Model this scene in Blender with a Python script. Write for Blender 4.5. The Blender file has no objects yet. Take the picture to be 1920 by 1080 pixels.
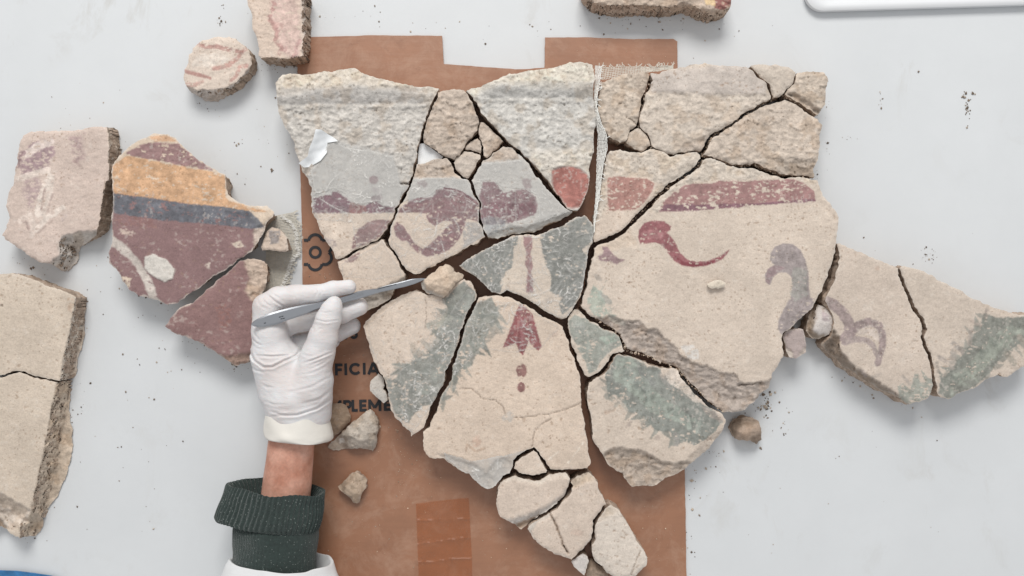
import bpy, math, random
import numpy as np
from mathutils import Vector
from mathutils.geometry import delaunay_2d_cdt

random.seed(7); rng = np.random.default_rng(7)
sc = bpy.context.scene
COL = sc.collection

# ------------------------------------------------------------------ units
S = 0.00045            # metres per unit (one unit is about half a millimetre on the table)
H = 1700.0             # camera height above the table, in units
HW = H * S

# ------------------------------------------------------------------ camera
cam = bpy.data.cameras.new('camera'); camo = bpy.data.objects.new('camera', cam); COL.objects.link(camo)
camo.location = (0, 0, HW); camo.rotation_euler = (0, 0, 0)
cam.sensor_width = 36.0; cam.lens = 36.0 * H / 1920.0
cam.clip_start = 0.01; cam.clip_end = 20
sc.camera = camo

# ------------------------------------------------------------------ light
w = bpy.data.worlds.new('World'); sc.world = w; w.use_nodes = True
bg = w.node_tree.nodes['Background']
bg.inputs['Color'].default_value = (0.98, 0.985, 1.0, 1); bg.inputs['Strength'].default_value = 0.54
def area(name, loc, target, sx, sy, power, col):
    l = bpy.data.lights.new(name, 'AREA'); l.shape = 'RECTANGLE'; l.size = sx; l.size_y = sy
    l.energy = power; l.color = col
    o = bpy.data.objects.new(name, l); COL.objects.link(o); o.location = loc
    o.rotation_euler = (Vector(target) - Vector(loc)).to_track_quat('-Z', 'Y').to_euler()
    return o
area('window_light', (-0.15, 2.3, 2.3), (0.0, 0.0, 0), 1.5, 1.1, 74, (1.0, 0.975, 0.94))
sc.view_settings.view_transform = 'Standard'; sc.view_settings.look = 'None'
sc.view_settings.exposure = 0.10; sc.view_settings.gamma = 1.0
sc.render.film_transparent = False
sc.cycles.use_denoising = True
sc.cycles.max_bounces = 6

# ------------------------------------------------------------------ helpers
TL = {'px': (0, 0, 1), 'A': (0, 200, 3.375), 'B': (180, 220, 2.25), 'C': (0, 490, 1.829), 'D': (320, 0, 4.908),
      'E': (500, 100, 3.375), 'F': (760, 100, 3.375), 'G': (1090, 90, 3.2735), 'H': (1090, 380, 2.7),
      'I': (1440, 420, 2.8417), 'J': (540, 300, 3.376), 'K': (820, 380, 3.375), 'L': (660, 480, 3.0),
      'M': (770, 540, 2.843), 'N': (1040, 560, 3.0), 'O': (880, 820, 4.1545), 'P': (440, 490, 4.695),
      'Q': (380, 500, 1.862), 'R': (540, 420, 2.4545), 'T': (540, 780, 3.6), 'U': (1060, 0, 2.2326)}
def tr(tile, pts):
    x0, y0, s = TL[tile]
    return np.array([(x0 + p[0] / s, y0 + p[1] / s) for p in pts], float)
def seq(*parts):
    """outline made of runs measured in different zoom tiles: seq('E',[...],'J',[...])"""
    return np.concatenate([tr(parts[i], parts[i + 1]) for i in range(0, len(parts), 2)])
def lin(rgb):
    c = np.asarray(rgb, float) / 255.0
    return np.where(c <= 0.04045, c / 12.92, ((c + 0.055) / 1.055) ** 2.4)
def up(P, z):
    P = np.asarray(P, float); z = np.broadcast_to(np.asarray(z, float), P.shape[:-1])
    k = 1 - z / H
    return np.stack([(P[..., 0] - 960) * k, -(P[..., 1] - 540) * k, z], -1)

# ---- noise
_G = rng.normal(size=(512, 3)); _G /= np.linalg.norm(_G, axis=1)[:, None]
def pn3(p):
    p = np.asarray(p, float); i = np.floor(p).astype(np.int64); f = p - i
    u = f * f * f * (f * (f * 6 - 15) + 10)
    out = 0
    for dx in (0, 1):
        for dy in (0, 1):
            for dz in (0, 1):
                h = ((i[..., 0] + dx) * 73856093) ^ ((i[..., 1] + dy) * 19349663) ^ ((i[..., 2] + dz) * 83492791)
                h = (h ^ (h >> 13)) * 1274126177
                g = _G[(h ^ (h >> 16)) & 511]
                d = g[..., 0] * (f[..., 0] - dx) + g[..., 1] * (f[..., 1] - dy) + g[..., 2] * (f[..., 2] - dz)
                wx = u[..., 0] if dx else 1 - u[..., 0]; wy = u[..., 1] if dy else 1 - u[..., 1]; wz = u[..., 2] if dz else 1 - u[..., 2]
                out = out + d * wx * wy * wz
    return out * 1.5
def nz(P, lam, seed=0.0, ax=1.0, ay=1.0):
    return pn3(np.stack([P[..., 0] * ax / lam + seed * 17.3, P[..., 1] * ay / lam - seed * 9.1, np.full(P.shape[:-1], seed * 3.7 + 0.37)], -1))
def fbm(P, lam, seed=0.0, oct=4, ax=1.0, ay=1.0, gain=0.5):
    a = 1.0; o = 0
    for k in range(oct):
        o = o + a * nz(P, lam / 2 ** k, seed + k * 1.7, ax, ay); a *= gain
    return o
def sst(x, a, b):
    t = np.clip((x - a) / (b - a), 0, 1); return t * t * (3 - 2 * t)

def seg_dist(P, A, B):
    """min distance of points P to segments A-B (also index/t)"""
    out = np.full(len(P), 1e9); ti = np.zeros(len(P))
    for k, (a, b) in enumerate(zip(A, B)):
        ab = b - a; L2 = max(float(ab @ ab), 1e-9)
        t = np.clip(((P - a) @ ab) / L2, 0, 1)
        d = np.hypot(P[:, 0] - a[0] - t * ab[0], P[:, 1] - a[1] - t * ab[1])
        m = d < out; out[m] = d[m]; ti[m] = k + t[m]
    return out, ti
def inside(P, poly):
    x, y = P[:, 0], P[:, 1]; r = np.zeros(len(P), bool)
    for a, b in zip(poly, np.roll(poly, -1, 0)):
        c = (a[1] > y) != (b[1] > y)
        if abs(b[1] - a[1]) > 1e-12:
            r ^= c & (x < (b[0] - a[0]) * (y - a[1]) / (b[1] - a[1]) + a[0])
    return r
def sdf(P, poly):
    d, _ = seg_dist(P, poly, np.roll(poly, -1, 0))
    return np.where(inside(P, poly), d, -d)
def densify(poly, step):
    out = []
    for a, b in zip(poly, np.roll(poly, -1, 0)):
        n = max(1, int(round(np.hypot(*(b - a)) / step)))
        for k in range(n): out.append(a + (b - a) * k / n)
    return np.array(out)

# ---- meshes
def link(o, parent=None, **kw):
    COL.objects.link(o)
    if parent is not None: o.parent = parent
    for k, v in kw.items(): o[k] = v
    return o
def mesh(name, V, F, mat, parent=None, origin=(0, 0, 0), col=None, alpha=None, smooth=True, sharp=None, **kw):
    """V in units, F list/array of faces; linked as one mesh object"""
    V = (np.asarray(V, float)) * S - np.asarray(origin, float)
    me = bpy.data.meshes.new(name)
    if isinstance(F, np.ndarray):
        n, k = F.shape
        me.vertices.add(len(V)); me.vertices.foreach_set('co', V.astype(np.float32).ravel())
        me.loops.add(n * k); me.loops.foreach_set('vertex_index', F.astype(np.int32).ravel())
        me.polygons.add(n); me.polygons.foreach_set('loop_start', np.arange(0, n * k, k, dtype=np.int32))
        me.polygons.foreach_set('loop_total', np.full(n, k, np.int32))
        me.update(calc_edges=True); me.validate()
    else:
        me.from_pydata([tuple(v) for v in V], [], [tuple(f) for f in F])
    if col is not None:
        a = me.color_attributes.new('Col', 'FLOAT_COLOR', 'POINT')
        c = np.ones((len(V), 4), np.float32); c[:, :3] = np.clip(col, 0, 1)
        a.data.foreach_set('color', c.ravel())
    if alpha is not None:
        a = me.attributes.new('veil', 'FLOAT', 'POINT'); a.data.foreach_set('value', np.asarray(alpha, np.float32))
    me.polygons.foreach_set('use_smooth', np.full(len(me.polygons), smooth))
    if sharp: me.set_sharp_from_angle(angle=math.radians(sharp))
    me.materials.append(mat)
    o = bpy.data.objects.new(name, me)
    if parent is None: o.location = origin
    return link(o, parent, **kw)
def empty(name, loc, **kw):
    o = bpy.data.objects.new(name, None); o.empty_display_size = 0.01; o.location = loc
    return link(o, None, **kw)

# ------------------------------------------------------------------ materials
def mat(name):
    m = bpy.data.materials.new(name); m.use_nodes = True
    nt = m.node_tree; return m, nt, nt.nodes['Principled BSDF']
def node(nt, t, **kw):
    n = nt.nodes.new(t)
    for k, v in kw.items():
        if k.startswith('_'): setattr(n, k[1:], v)
        else: n.inputs[k].default_value = v
    return n
def obcoord(nt):
    g = nt.nodes.new('ShaderNodeNewGeometry'); return g.outputs['Position']
def add_noise_color(nt, src, scale, lo, hi, detail=6):
    """multiply the colour by a noise between lo and hi"""
    n = node(nt, 'ShaderNodeTexNoise', Scale=scale, Detail=detail, Roughness=0.65)
    nt.links.new(obcoord(nt), n.inputs['Vector'])
    mr = node(nt, 'ShaderNodeMapRange'); mr.inputs['From Min'].default_value = 0.3; mr.inputs['From Max'].default_value = 0.7
    mr.inputs['To Min'].default_value = lo; mr.inputs['To Max'].default_value = hi
    nt.links.new(n.outputs['Fac'], mr.inputs['Value'])
    vm = nt.nodes.new('ShaderNodeVectorMath'); vm.operation = 'SCALE'
    nt.links.new(src, vm.inputs[0]); nt.links.new(mr.outputs['Result'], vm.inputs['Scale'])
    return vm.outputs['Vector']
def add_bump(nt, bs, scale, strength, dist, detail=5, stretch=None):
    n = node(nt, 'ShaderNodeTexNoise', Scale=scale, Detail=detail, Roughness=0.6)
    if stretch:
        mp = nt.nodes.new('ShaderNodeMapping'); mp.inputs['Scale'].default_value = stretch
        nt.links.new(obcoord(nt), mp.inputs['Vector']); nt.links.new(mp.outputs['Vector'], n.inputs['Vector'])
    else: nt.links.new(obcoord(nt), n.inputs['Vector'])
    b = node(nt, 'ShaderNodeBump', Strength=strength, Distance=dist)
    nt.links.new(n.outputs['Fac'], b.inputs['Height']); nt.links.new(b.outputs['Normal'], bs.inputs['Normal'])
    return b
def plain(name, rgb, rough=0.6, var=(0.94, 1.06), vscale=60, bump=None, spec=0.4, metal=0.0, stretch=None):
    m, nt, bs = mat(name)
    c = node(nt, 'ShaderNodeRGB'); c.outputs[0].default_value = (*lin(rgb), 1)
    nt.links.new(add_noise_color(nt, c.outputs[0], vscale, *var), bs.inputs['Base Color'])
    bs.inputs['Roughness'].default_value = rough; bs.inputs['Specular IOR Level'].default_value = spec
    bs.inputs['Metallic'].default_value = metal
    if bump: add_bump(nt, bs, *bump, stretch=stretch)
    return m

# pigments, plaster and mortar: the colour of each point is in 'Col', the nodes add grain and relief
m_plaster, nt, bs = mat('painted_plaster')
at = nt.nodes.new('ShaderNodeAttribute'); at.attribute_name = 'Col'
nt.links.new(add_noise_color(nt, at.outputs['Color'], 760, 0.86, 1.13), bs.inputs['Base Color'])
bs.inputs['Roughness'].default_value = 0.93; bs.inputs['Specular IOR Level'].default_value = 0.15
src = bs.inputs['Base Color'].links[0].from_socket
v1 = node(nt, 'ShaderNodeTexVoronoi', Scale=300); nt.links.new(obcoord(nt), v1.inputs['Vector'])
ng = node(nt, 'ShaderNodeTexNoise', Scale=45, Detail=3); nt.links.new(obcoord(nt), ng.inputs['Vector'])
sb = nt.nodes.new('ShaderNodeMath'); sb.operation = 'MULTIPLY_ADD'; sb.inputs[1].default_value = 0.85; sb.inputs[2].default_value = -0.30
nt.links.new(ng.outputs['Fac'], sb.inputs[0])
lt = nt.nodes.new('ShaderNodeMath'); lt.operation = 'LESS_THAN'; nt.links.new(v1.outputs['Distance'], lt.inputs[0]); nt.links.new(sb.outputs[0], lt.inputs[1])
hf = nt.nodes.new('ShaderNodeMath'); hf.operation = 'MULTIPLY'; hf.inputs[1].default_value = 0.42; nt.links.new(lt.outputs[0], hf.inputs[0])
dk = nt.nodes.new('ShaderNodeVectorMath'); dk.operation = 'MULTIPLY'; dk.inputs[1].default_value = (0.55, 0.46, 0.40); nt.links.new(src, dk.inputs[0])
mxs = nt.nodes.new('ShaderNodeMix'); mxs.data_type = 'RGBA'; nt.links.new(hf.outputs[0], mxs.inputs[0]); nt.links.new(src, mxs.inputs[6]); nt.links.new(dk.outputs[0], mxs.inputs[7])
nt.links.new(mxs.outputs[2], bs.inputs['Base Color'])
add_bump(nt, bs, 900, 0.6, 0.0007)
m_mortar, nt, bs = mat('broken_mortar')
at = nt.nodes.new('ShaderNodeAttribute'); at.attribute_name = 'Col'
nt.links.new(add_noise_color(nt, at.outputs['Color'], 600, 0.8, 1.18), bs.inputs['Base Color'])
bs.inputs['Roughness'].default_value = 0.97; bs.inputs['Specular IOR Level'].default_value = 0.1
add_bump(nt, bs, 700, 0.7, 0.001)
# facing tissue: thin, partly see-through, its folds more opaque
m_tissue, nt, bs = mat('facing_tissue')
c = nt.nodes.new('ShaderNodeAttribute'); c.attribute_name = 'Col'
nt.links.new(add_noise_color(nt, c.outputs[0], 260, 0.93, 1.07), bs.inputs['Base Color'])
bs.inputs['Roughness'].default_value = 0.6; bs.inputs['Specular IOR Level'].default_value = 0.3
add_bump(nt, bs, 500, 0.25, 0.0006)
at = nt.nodes.new('ShaderNodeAttribute'); at.attribute_name = 'veil'
nt.links.new(at.outputs['Fac'], bs.inputs['Alpha'])

m_table = plain('table_plastic', (213, 216, 218), 0.5, (0.965, 1.03), 9, (40, 0.04, 0.002), 0.35)
nt = m_table.node_tree; bs = nt.nodes['Principled BSDF']
src = bs.inputs['Base Color'].links[0].from_socket
n1 = node(nt, 'ShaderNodeTexNoise', Scale=26, Detail=7, Roughness=0.7, Distortion=0.6); n2 = node(nt, 'ShaderNodeTexNoise', Scale=7, Detail=2)
mp = nt.nodes.new('ShaderNodeMapping'); mp.inputs['Scale'].default_value = (1, 0.6, 1); mp.inputs['Rotation'].default_value = (0, 0, 0.6)
nt.links.new(obcoord(nt), mp.inputs['Vector']); nt.links.new(mp.outputs['Vector'], n1.inputs['Vector']); nt.links.new(obcoord(nt), n2.inputs['Vector'])
r1 = node(nt, 'ShaderNodeMapRange'); r1.inputs['From Min'].default_value = 0.56; r1.inputs['From Max'].default_value = 0.8
r2 = node(nt, 'ShaderNodeMapRange'); r2.inputs['From Min'].default_value = 0.45; r2.inputs['From Max'].default_value = 0.7; r2.inputs['To Max'].default_value = 0.85
nt.links.new(n1.outputs['Fac'], r1.inputs['Value']); nt.links.new(n2.outputs['Fac'], r2.inputs['Value'])
mm = nt.nodes.new('ShaderNodeMath'); mm.operation = 'MULTIPLY'; nt.links.new(r1.outputs[0], mm.inputs[0]); nt.links.new(r2.outputs[0], mm.inputs[1])
mx = nt.nodes.new('ShaderNodeMix'); mx.data_type = 'RGBA'; mx.inputs[7].default_value = (*lin((182, 178, 170)), 1)
nt.links.new(mm.outputs[0], mx.inputs[0]); nt.links.new(src, mx.inputs[6]); nt.links.new(mx.outputs[2], bs.inputs['Base Color'])
m_paper = plain('white_paper', (236, 239, 241), 0.7, (0.95, 1.05), 90, (300, 0.2, 0.0006))
m_gauze = plain('gauze_thread', (236, 235, 230), 0.9, (0.85, 1.1), 300)
m_gauzed = plain('dusty_gauze_thread', (212, 207, 195), 0.9, (0.8, 1.1), 300)
m_print = plain('printing_ink', (47, 49, 53), 0.65, (0.85, 1.25), 400)
m_steel, nt, bs = mat('brushed_steel')
bs.inputs['Base Color'].default_value = (*lin((168, 171, 176)), 1); bs.inputs['Metallic'].default_value = 1; bs.inputs['Roughness'].default_value = 0.34
add_bump(nt, bs, 900, 0.12, 0.0004, stretch=(0.15, 1, 1))
m_darksteel = plain('stained_steel', (70, 72, 76), 0.5, metal=0.6)
m_plastic = plain('white_plastic', (222, 224, 226), 0.35, (0.98, 1.02), 20)
m_blue = plain('blue_plastic_sheet', (58, 118, 170), 0.4, (0.75, 1.2), 120, (120, 0.5, 0.003))
# latex glove
m_glove, nt, bs = mat('latex_glove')
n = node(nt, 'ShaderNodeTexNoise', Scale=38, Detail=3); nt.links.new(obcoord(nt), n.inputs['Vector'])
cr = nt.nodes.new('ShaderNodeValToRGB'); cr.color_ramp.elements[0].position = 0.36; cr.color_ramp.elements[1].position = 0.62
cr.color_ramp.elements[0].color = (*lin((213, 206, 204)), 1); cr.color_ramp.elements[1].color = (*lin((222, 221, 222)), 1)
nt.links.new(n.outputs['Fac'], cr.inputs['Fac']); nt.links.new(cr.outputs['Color'], bs.inputs['Base Color'])
bs.inputs['Roughness'].default_value = 0.5; bs.inputs['Specular IOR Level'].default_value = 0.35
bs.inputs['Subsurface Weight'].default_value = 0.12; bs.inputs['Subsurface Radius'].default_value = (0.004, 0.002, 0.0015); bs.inputs['Subsurface Scale'].default_value = 1.0
add_bump(nt, bs, 130, 0.45, 0.0024, detail=8, stretch=(0.6, 1.5, 1.0))
m_cuff = plain('latex_roll', (226, 222, 214), 0.5, (0.96, 1.03), 60, (140, 0.2, 0.0015))
# skin
m_skin, nt, bs = mat('forearm_skin')
n = node(nt, 'ShaderNodeTexNoise', Scale=70, Detail=5); nt.links.new(obcoord(nt), n.inputs['Vector'])
cr = nt.nodes.new('ShaderNodeValToRGB'); cr.color_ramp.elements[0].position = 0.33; cr.color_ramp.elements[1].position = 0.68
cr.color_ramp.elements[0].color = (*lin((184, 128, 106)), 1); cr.color_ramp.elements[1].color = (*lin((214, 166, 146)), 1)
nt.links.new(n.outputs['Fac'], cr.inputs['Fac']); nt.links.new(add_noise_color(nt, cr.outputs['Color'], 420, 0.86, 1.1, 8), bs.inputs['Base Color'])
bs.inputs['Roughness'].default_value = 0.55; bs.inputs['Subsurface Weight'].default_value = 0.1
bs.inputs['Subsurface Radius'].default_value = (0.004, 0.0015, 0.001); bs.inputs['Subsurface Scale'].default_value = 1.0
add_bump(nt, bs, 220, 0.35, 0.0012, detail=8, stretch=(1.0, 0.35, 1.0))
# knitted wool with pale flecks
m_knit, nt, bs = mat('green_knit')
v = node(nt, 'ShaderNodeTexVoronoi', Scale=420); nt.links.new(obcoord(nt), v.inputs['Vector'])
n = node(nt, 'ShaderNodeTexNoise', Scale=55, Detail=3); nt.links.new(obcoord(nt), n.inputs['Vector'])
mth = nt.nodes.new('ShaderNodeMath'); mth.operation = 'LESS_THAN'; mth.inputs[1].default_value = 0.16
nt.links.new(v.outputs['Distance'], mth.inputs[0])
mm = nt.nodes.new('ShaderNodeMath'); mm.operation = 'MULTIPLY'
nt.links.new(mth.outputs[0], mm.inputs[0]); nt.links.new(n.outputs['Fac'], mm.inputs[1])
mx = nt.nodes.new('ShaderNodeMix'); mx.data_type = 'RGBA'
mx.inputs[6].default_value = (*lin((44, 57, 54)), 1); mx.inputs[7].default_value = (*lin((150, 157, 152)), 1)
nt.links.new(mm.outputs[0], mx.inputs[0])
nt.links.new(add_noise_color(nt, mx.outputs[2], 500, 0.7, 1.3), bs.inputs['Base Color'])
bs.inputs['Roughness'].default_value = 0.95; bs.inputs['Sheen Weight'].default_value = 0.25
add_bump(nt, bs, 900, 0.8, 0.0012)
m_coat = plain('white_cotton', (222, 223, 224), 0.85, (0.96, 1.03), 80, (900, 0.3, 0.0005))
# cardboard
m_card, nt, bs = mat('brown_cardboard')
c = node(nt, 'ShaderNodeRGB'); c.outputs[0].default_value = (*lin((156, 111, 84)), 1)
s1 = add_noise_color(nt, c.outputs[0], 16, 0.86, 1.1, 6)
n = node(nt, 'ShaderNodeTexNoise', Scale=160, Detail=4)
mp = nt.nodes.new('ShaderNodeMapping'); mp.inputs['Scale'].default_value = (0.12, 1.6, 1)
nt.links.new(obcoord(nt), mp.inputs['Vector']); nt.links.new(mp.outputs['Vector'], n.inputs['Vector'])
mr = node(nt, 'ShaderNodeMapRange'); mr.inputs['To Min'].default_value = 0.93; mr.inputs['To Max'].default_value = 1.07
nt.links.new(n.outputs['Fac'], mr.inputs['Value'])
vm = nt.nodes.new('ShaderNodeVectorMath'); vm.operation = 'SCALE'
nt.links.new(s1, vm.inputs[0]); nt.links.new(mr.outputs['Result'], vm.inputs['Scale'])
nd = node(nt, 'ShaderNodeTexNoise', Scale=34, Detail=9, Roughness=0.75, Distortion=0.4); nt.links.new(obcoord(nt), nd.inputs['Vector'])
rd = node(nt, 'ShaderNodeMapRange'); rd.inputs['From Min'].default_value = 0.48; rd.inputs['From Max'].default_value = 0.72; rd.inputs['To Max'].default_value = 0.42
nt.links.new(nd.outputs['Fac'], rd.inputs['Value'])
md = nt.nodes.new('ShaderNodeMix'); md.data_type = 'RGBA'; md.inputs[7].default_value = (*lin((196, 164, 142)), 1)
nt.links.new(rd.outputs[0], md.inputs[0]); nt.links.new(vm.outputs['Vector'], md.inputs[6])
ns = node(nt, 'ShaderNodeTexNoise', Scale=70, Detail=6, Roughness=0.7); nt.links.new(obcoord(nt), ns.inputs['Vector'])
rs = node(nt, 'ShaderNodeMapRange'); rs.inputs['From Min'].default_value = 0.58; rs.inputs['From Max'].default_value = 0.78; rs.inputs['To Max'].default_value = 0.5
nt.links.new(ns.outputs['Fac'], rs.inputs['Value'])
m2 = nt.nodes.new('ShaderNodeMix'); m2.data_type = 'RGBA'; m2.inputs[7].default_value = (*lin((120, 78, 54)), 1)
nt.links.new(rs.outputs[0], m2.inputs[0]); nt.links.new(md.outputs[2], m2.inputs[6])
nt.links.new(m2.outputs[2], bs.inputs['Base Color'])
bs.inputs['Roughness'].default_value = 0.44; bs.inputs['Specular IOR Level'].default_value = 0.7
add_bump(nt, bs, 200, 0.12, 0.001, stretch=(0.2, 1.4, 1))
m_tape, nt, bs = mat('brown_tape')
c = node(nt, 'ShaderNodeRGB'); c.outputs[0].default_value = (*lin((178, 100, 50)), 1)
nt.links.new(add_noise_color(nt, c.outputs[0], 60, 0.82, 1.12), bs.inputs['Base Color'])
bs.inputs['Roughness'].default_value = 0.36; bs.inputs['Alpha'].default_value = 0.34
add_bump(nt, bs, 90, 0.25, 0.002, stretch=(0.3, 1.5, 1))

# ------------------------------------------------------------------ table and cardboard
tb = np.array([(-3600, -2600), (3600, -2600), (3600, 2600), (-3600, 2600)], float)
V = [(x, y, 0) for x, y in tb] + [(x, y, -70) for x, y in tb]
mesh('table_top', V, [(0, 1, 2, 3), (0, 4, 5, 1), (1, 5, 6, 2), (2, 6, 7, 3), (3, 7, 4, 0), (7, 6, 5, 4)], m_table, smooth=False, kind='structure')

def tri_fill(boundary, extra=None):
    k = len(boundary)
    pts = [Vector(p) for p in boundary] + ([Vector(p) for p in extra] if extra is not None else [])
    v, e, f, *_ = delaunay_2d_cdt(pts, [], [list(range(k))], 1, 1e-4)
    return np.array([(a.x, a.y) for a in v]), np.array([t for t in f if len(t) == 3], int)
def orient(V, F):
    a, b, c = V[F[:, 0]], V[F[:, 1]], V[F[:, 2]]
    n = (b[:, 0] - a[:, 0]) * (c[:, 1] - a[:, 1]) - (b[:, 1] - a[:, 1]) * (c[:, 0] - a[:, 0])
    F = F[np.abs(n) > 1e-7]; n = n[np.abs(n) > 1e-7]
    return np.where((n < 0)[:, None], F[:, ::-1], F)
def boundary_edges(F):
    E = np.concatenate([F[:, [0, 1]], F[:, [1, 2]], F[:, [2, 0]]])
    n = int(F.max()) + 1
    return E[~np.isin(E[:, 0] * n + E[:, 1], E[:, 1] * n + E[:, 0])]
def slab(name, poly, ztop, zbot, m, parent=None, bmat=None, zf=None, step=None, rag=0.0, **kw):
    """flat sheet with thickness from an outline in photo units"""
    P = densify(np.asarray(poly, float), step or 12)
    if rag: P = P + rag * np.stack([nz(P, 7, 3), nz(P, 7, 8)], -1)
    ext = None
    if step:
        x0, y0 = P.min(0); x1, y1 = P.max(0)
        g = np.stack(np.meshgrid(np.arange(x0, x1, step), np.arange(y0, y1, step)), -1).reshape(-1, 2)
        ext = g[sdf(g, P) > step * 0.5]
    Q, F = tri_fill(P, ext)
    zt = ztop if zf is None else zf(Q)
    V = up(Q, zt); F = orient(V, F)
    E = boundary_edges(F); ring = np.unique(E); mp_ = np.full(len(V), -1); mp_[ring] = np.arange(len(ring)) + len(V)
    low = V[ring].copy(); low[:, 2] = np.minimum(zbot, low[:, 2]) if zf is None else low[:, 2] - zbot
    W = np.concatenate([np.stack([E[:, 0], mp_[E[:, 0]], mp_[E[:, 1]]], -1), np.stack([E[:, 0], mp_[E[:, 1]], E[:, 1]], -1)])
    org = kw.pop('origin', (0, 0, 0))
    return mesh(name, np.concatenate([V, low]), np.concatenate([F, W]), m, parent, org, smooth=zf is not None, sharp=40 if zf is not None else None, **kw)

card_poly = [(556, 70), (640, 68), (700, 66), (829, 67), (832, 120), (900, 125), (975, 130), (1021, 127), (1022, 70), (1100, 70),
             (1180, 73), (1262, 73), (1270, 78), (1271, 200), (1275, 500), (1284, 880), (1286, 1000), (1288, 1180), (574, 1180), (567, 540), (566, 420), (562, 300)]
def card_z(Q):
    z = 6 + 0.5 * fbm(Q, 160, 2, 2)
    for x in (978, 1172): z = z - 0.8 * np.exp(-((Q[:, 0] - x - 2 * nz(Q, 60, x)) / 3.0) ** 2) * (Q[:, 1] > 700)
    return z
card = empty('cardboard_sheet', (0, 0, 0), label='brown cardboard sheet with dark printed letters, lying under the fragments', category='cardboard')
slab('board', card_poly, 6, 6, m_card, card, zf=card_z, step=9, rag=0.8)
# the open corrugated edge shows as a second, slightly larger liner underneath
zc = 7.2
def ribbon(pts, wd, closed=False):
    """flat stroke polygon (quads) along a polyline in photo units"""
    p = np.asarray(pts, float); n = len(p)
    t = (np.roll(p, -1, 0) - np.roll(p, 1, 0)) if closed else np.gradient(p, axis=0)
    t /= np.maximum(np.linalg.norm(t, axis=1), 1e-9)[:, None]
    nn = np.stack([-t[:, 1], t[:, 0]], -1) * wd / 2
    V = np.concatenate([p + nn, p - nn]); m_ = n if closed else n - 1
    F = [(i, (i + 1) % n, n + (i + 1) % n, n + i) for i in range(m_)]
    return V, F
def flat(name, strokes, z, m, parent, **kw):
    VV, FF, o = [], [], 0
    for k, (V, F) in enumerate(strokes):
        V3 = up(V, z + 0.06 * k); VV.append(V3)
        for f in F:
            a = V3[[i for i in f]]; o_ = [i + o for i in f]
            nn = np.cross(a[1] - a[0], a[2] - a[0])[2]
            FF.append(o_ if nn > 0 else o_[::-1])
        V0 = len(V3); o += V0
    return mesh(name, np.concatenate(VV), FF, m, parent, smooth=False, **kw)
# printed flower
cx, cy = 591, 473
th = np.linspace(0, 2 * np.pi, 48, endpoint=False)
flat('printed_ring', [ribbon([(cx + 9.6 * math.cos(t), cy + 9.6 * math.sin(t)) for t in th], 5.2, True)], zc, m_print, card)
pet = []
for k in range(6):
    a0 = math.radians(90 + 60 * k); pc = (cx + 20.5 * math.cos(a0), cy + 20.5 * math.sin(a0))
    run = []
    for t in np.linspace(-1.72, 1.72, 26):
        p = (pc[0] + 12.6 * math.cos(a0 + t), pc[1] + 12.6 * math.sin(a0 + t))
        dx, dy = p[0] - cx, p[1] - cy
        an = abs((math.atan2(dy, dx) - a0 + math.pi) % (2 * math.pi) - math.pi)
        if an < math.radians(31.5) and p[0] > 569: run.append(p)
    if len(run) > 2: pet.append(ribbon(run, 5.4))
flat('printed_flower', pet, zc, m_print, card)
# printed letters: strokes of each glyph in a box one unit high
def arc(cx, cy, rx, ry, a0, a1, n=22):
    return [(cx + rx * math.cos(math.radians(a)), cy + ry * math.sin(math.radians(a))) for a in np.linspace(a0, a1, n)]
SW = 0.235
GL = {'F': [[(0.11, 0), (0.11, 1)], [(0.11, 0.11), (0.64, 0.11)], [(0.11, 0.52), (0.58, 0.52)]],
      'E': [[(0.11, 0), (0.11, 1)], [(0.11, 0.11), (0.62, 0.11)], [(0.11, 0.5), (0.57, 0.5)], [(0.11, 0.89), (0.62, 0.89)]],
      'I': [[(0.11, 0), (0.11, 1)]],
      'L': [[(0.11, 0), (0.11, 1)], [(0.11, 0.89), (0.52, 0.89)]],
      'C': [arc(0.52, 0.5, 0.42, 0.40, 38, 322)],
      'A': [[(0.09, 1), (0.50, 0.0)], [(0.50, 0.0), (0.91, 1)], [(0.26, 0.72), (0.76, 0.72)]],
      'M': [[(0.11, 0), (0.11, 1)], [(0.11, 0.06), (0.55, 0.72)], [(0.55, 0.72), (0.99, 0.06)], [(0.99, 0), (0.99, 1)]],
      'P': [[(0.11, 0), (0.11, 1)], [(0.11, 0.11), (0.40, 0.11)] + arc(0.40, 0.36, 0.22, 0.25, -90, 90, 12) + [(0.11, 0.61)]],
      'S': [arc(0.34, 0.285, 0.22, 0.18, -28, -270, 14) + arc(0.34, 0.69, 0.24, 0.20, -90, 150, 16)]}
def letter(ch, x, y, h, rot=-0.022):
    st = []
    for s in GL[ch]:
        pts = [(x + (px_ * math.cos(rot) - py_ * math.sin(rot)) * h, y + (px_ * math.sin(rot) + py_ * math.cos(rot)) * h) for px_, py_ in s]
        st.append(ribbon(pts, SW * h))
    flat('printed_letter', st, zc, m_print, card)
for ch, x, y in [('E', 636.5, 614), ('S', 655.5, 613.6), ('F', 628, 682), ('I', 645.6, 681.4), ('C', 654.6, 681), ('I', 680.2, 680.4), ('A', 688.6, 680),
                 ('M', 616, 751), ('P', 643.5, 750.4), ('L', 659, 750), ('E', 673.5, 749.6), ('M', 690.3, 749.2), ('E', 719.3, 748.6)]:
    letter(ch, x, y, 22.0)
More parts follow.
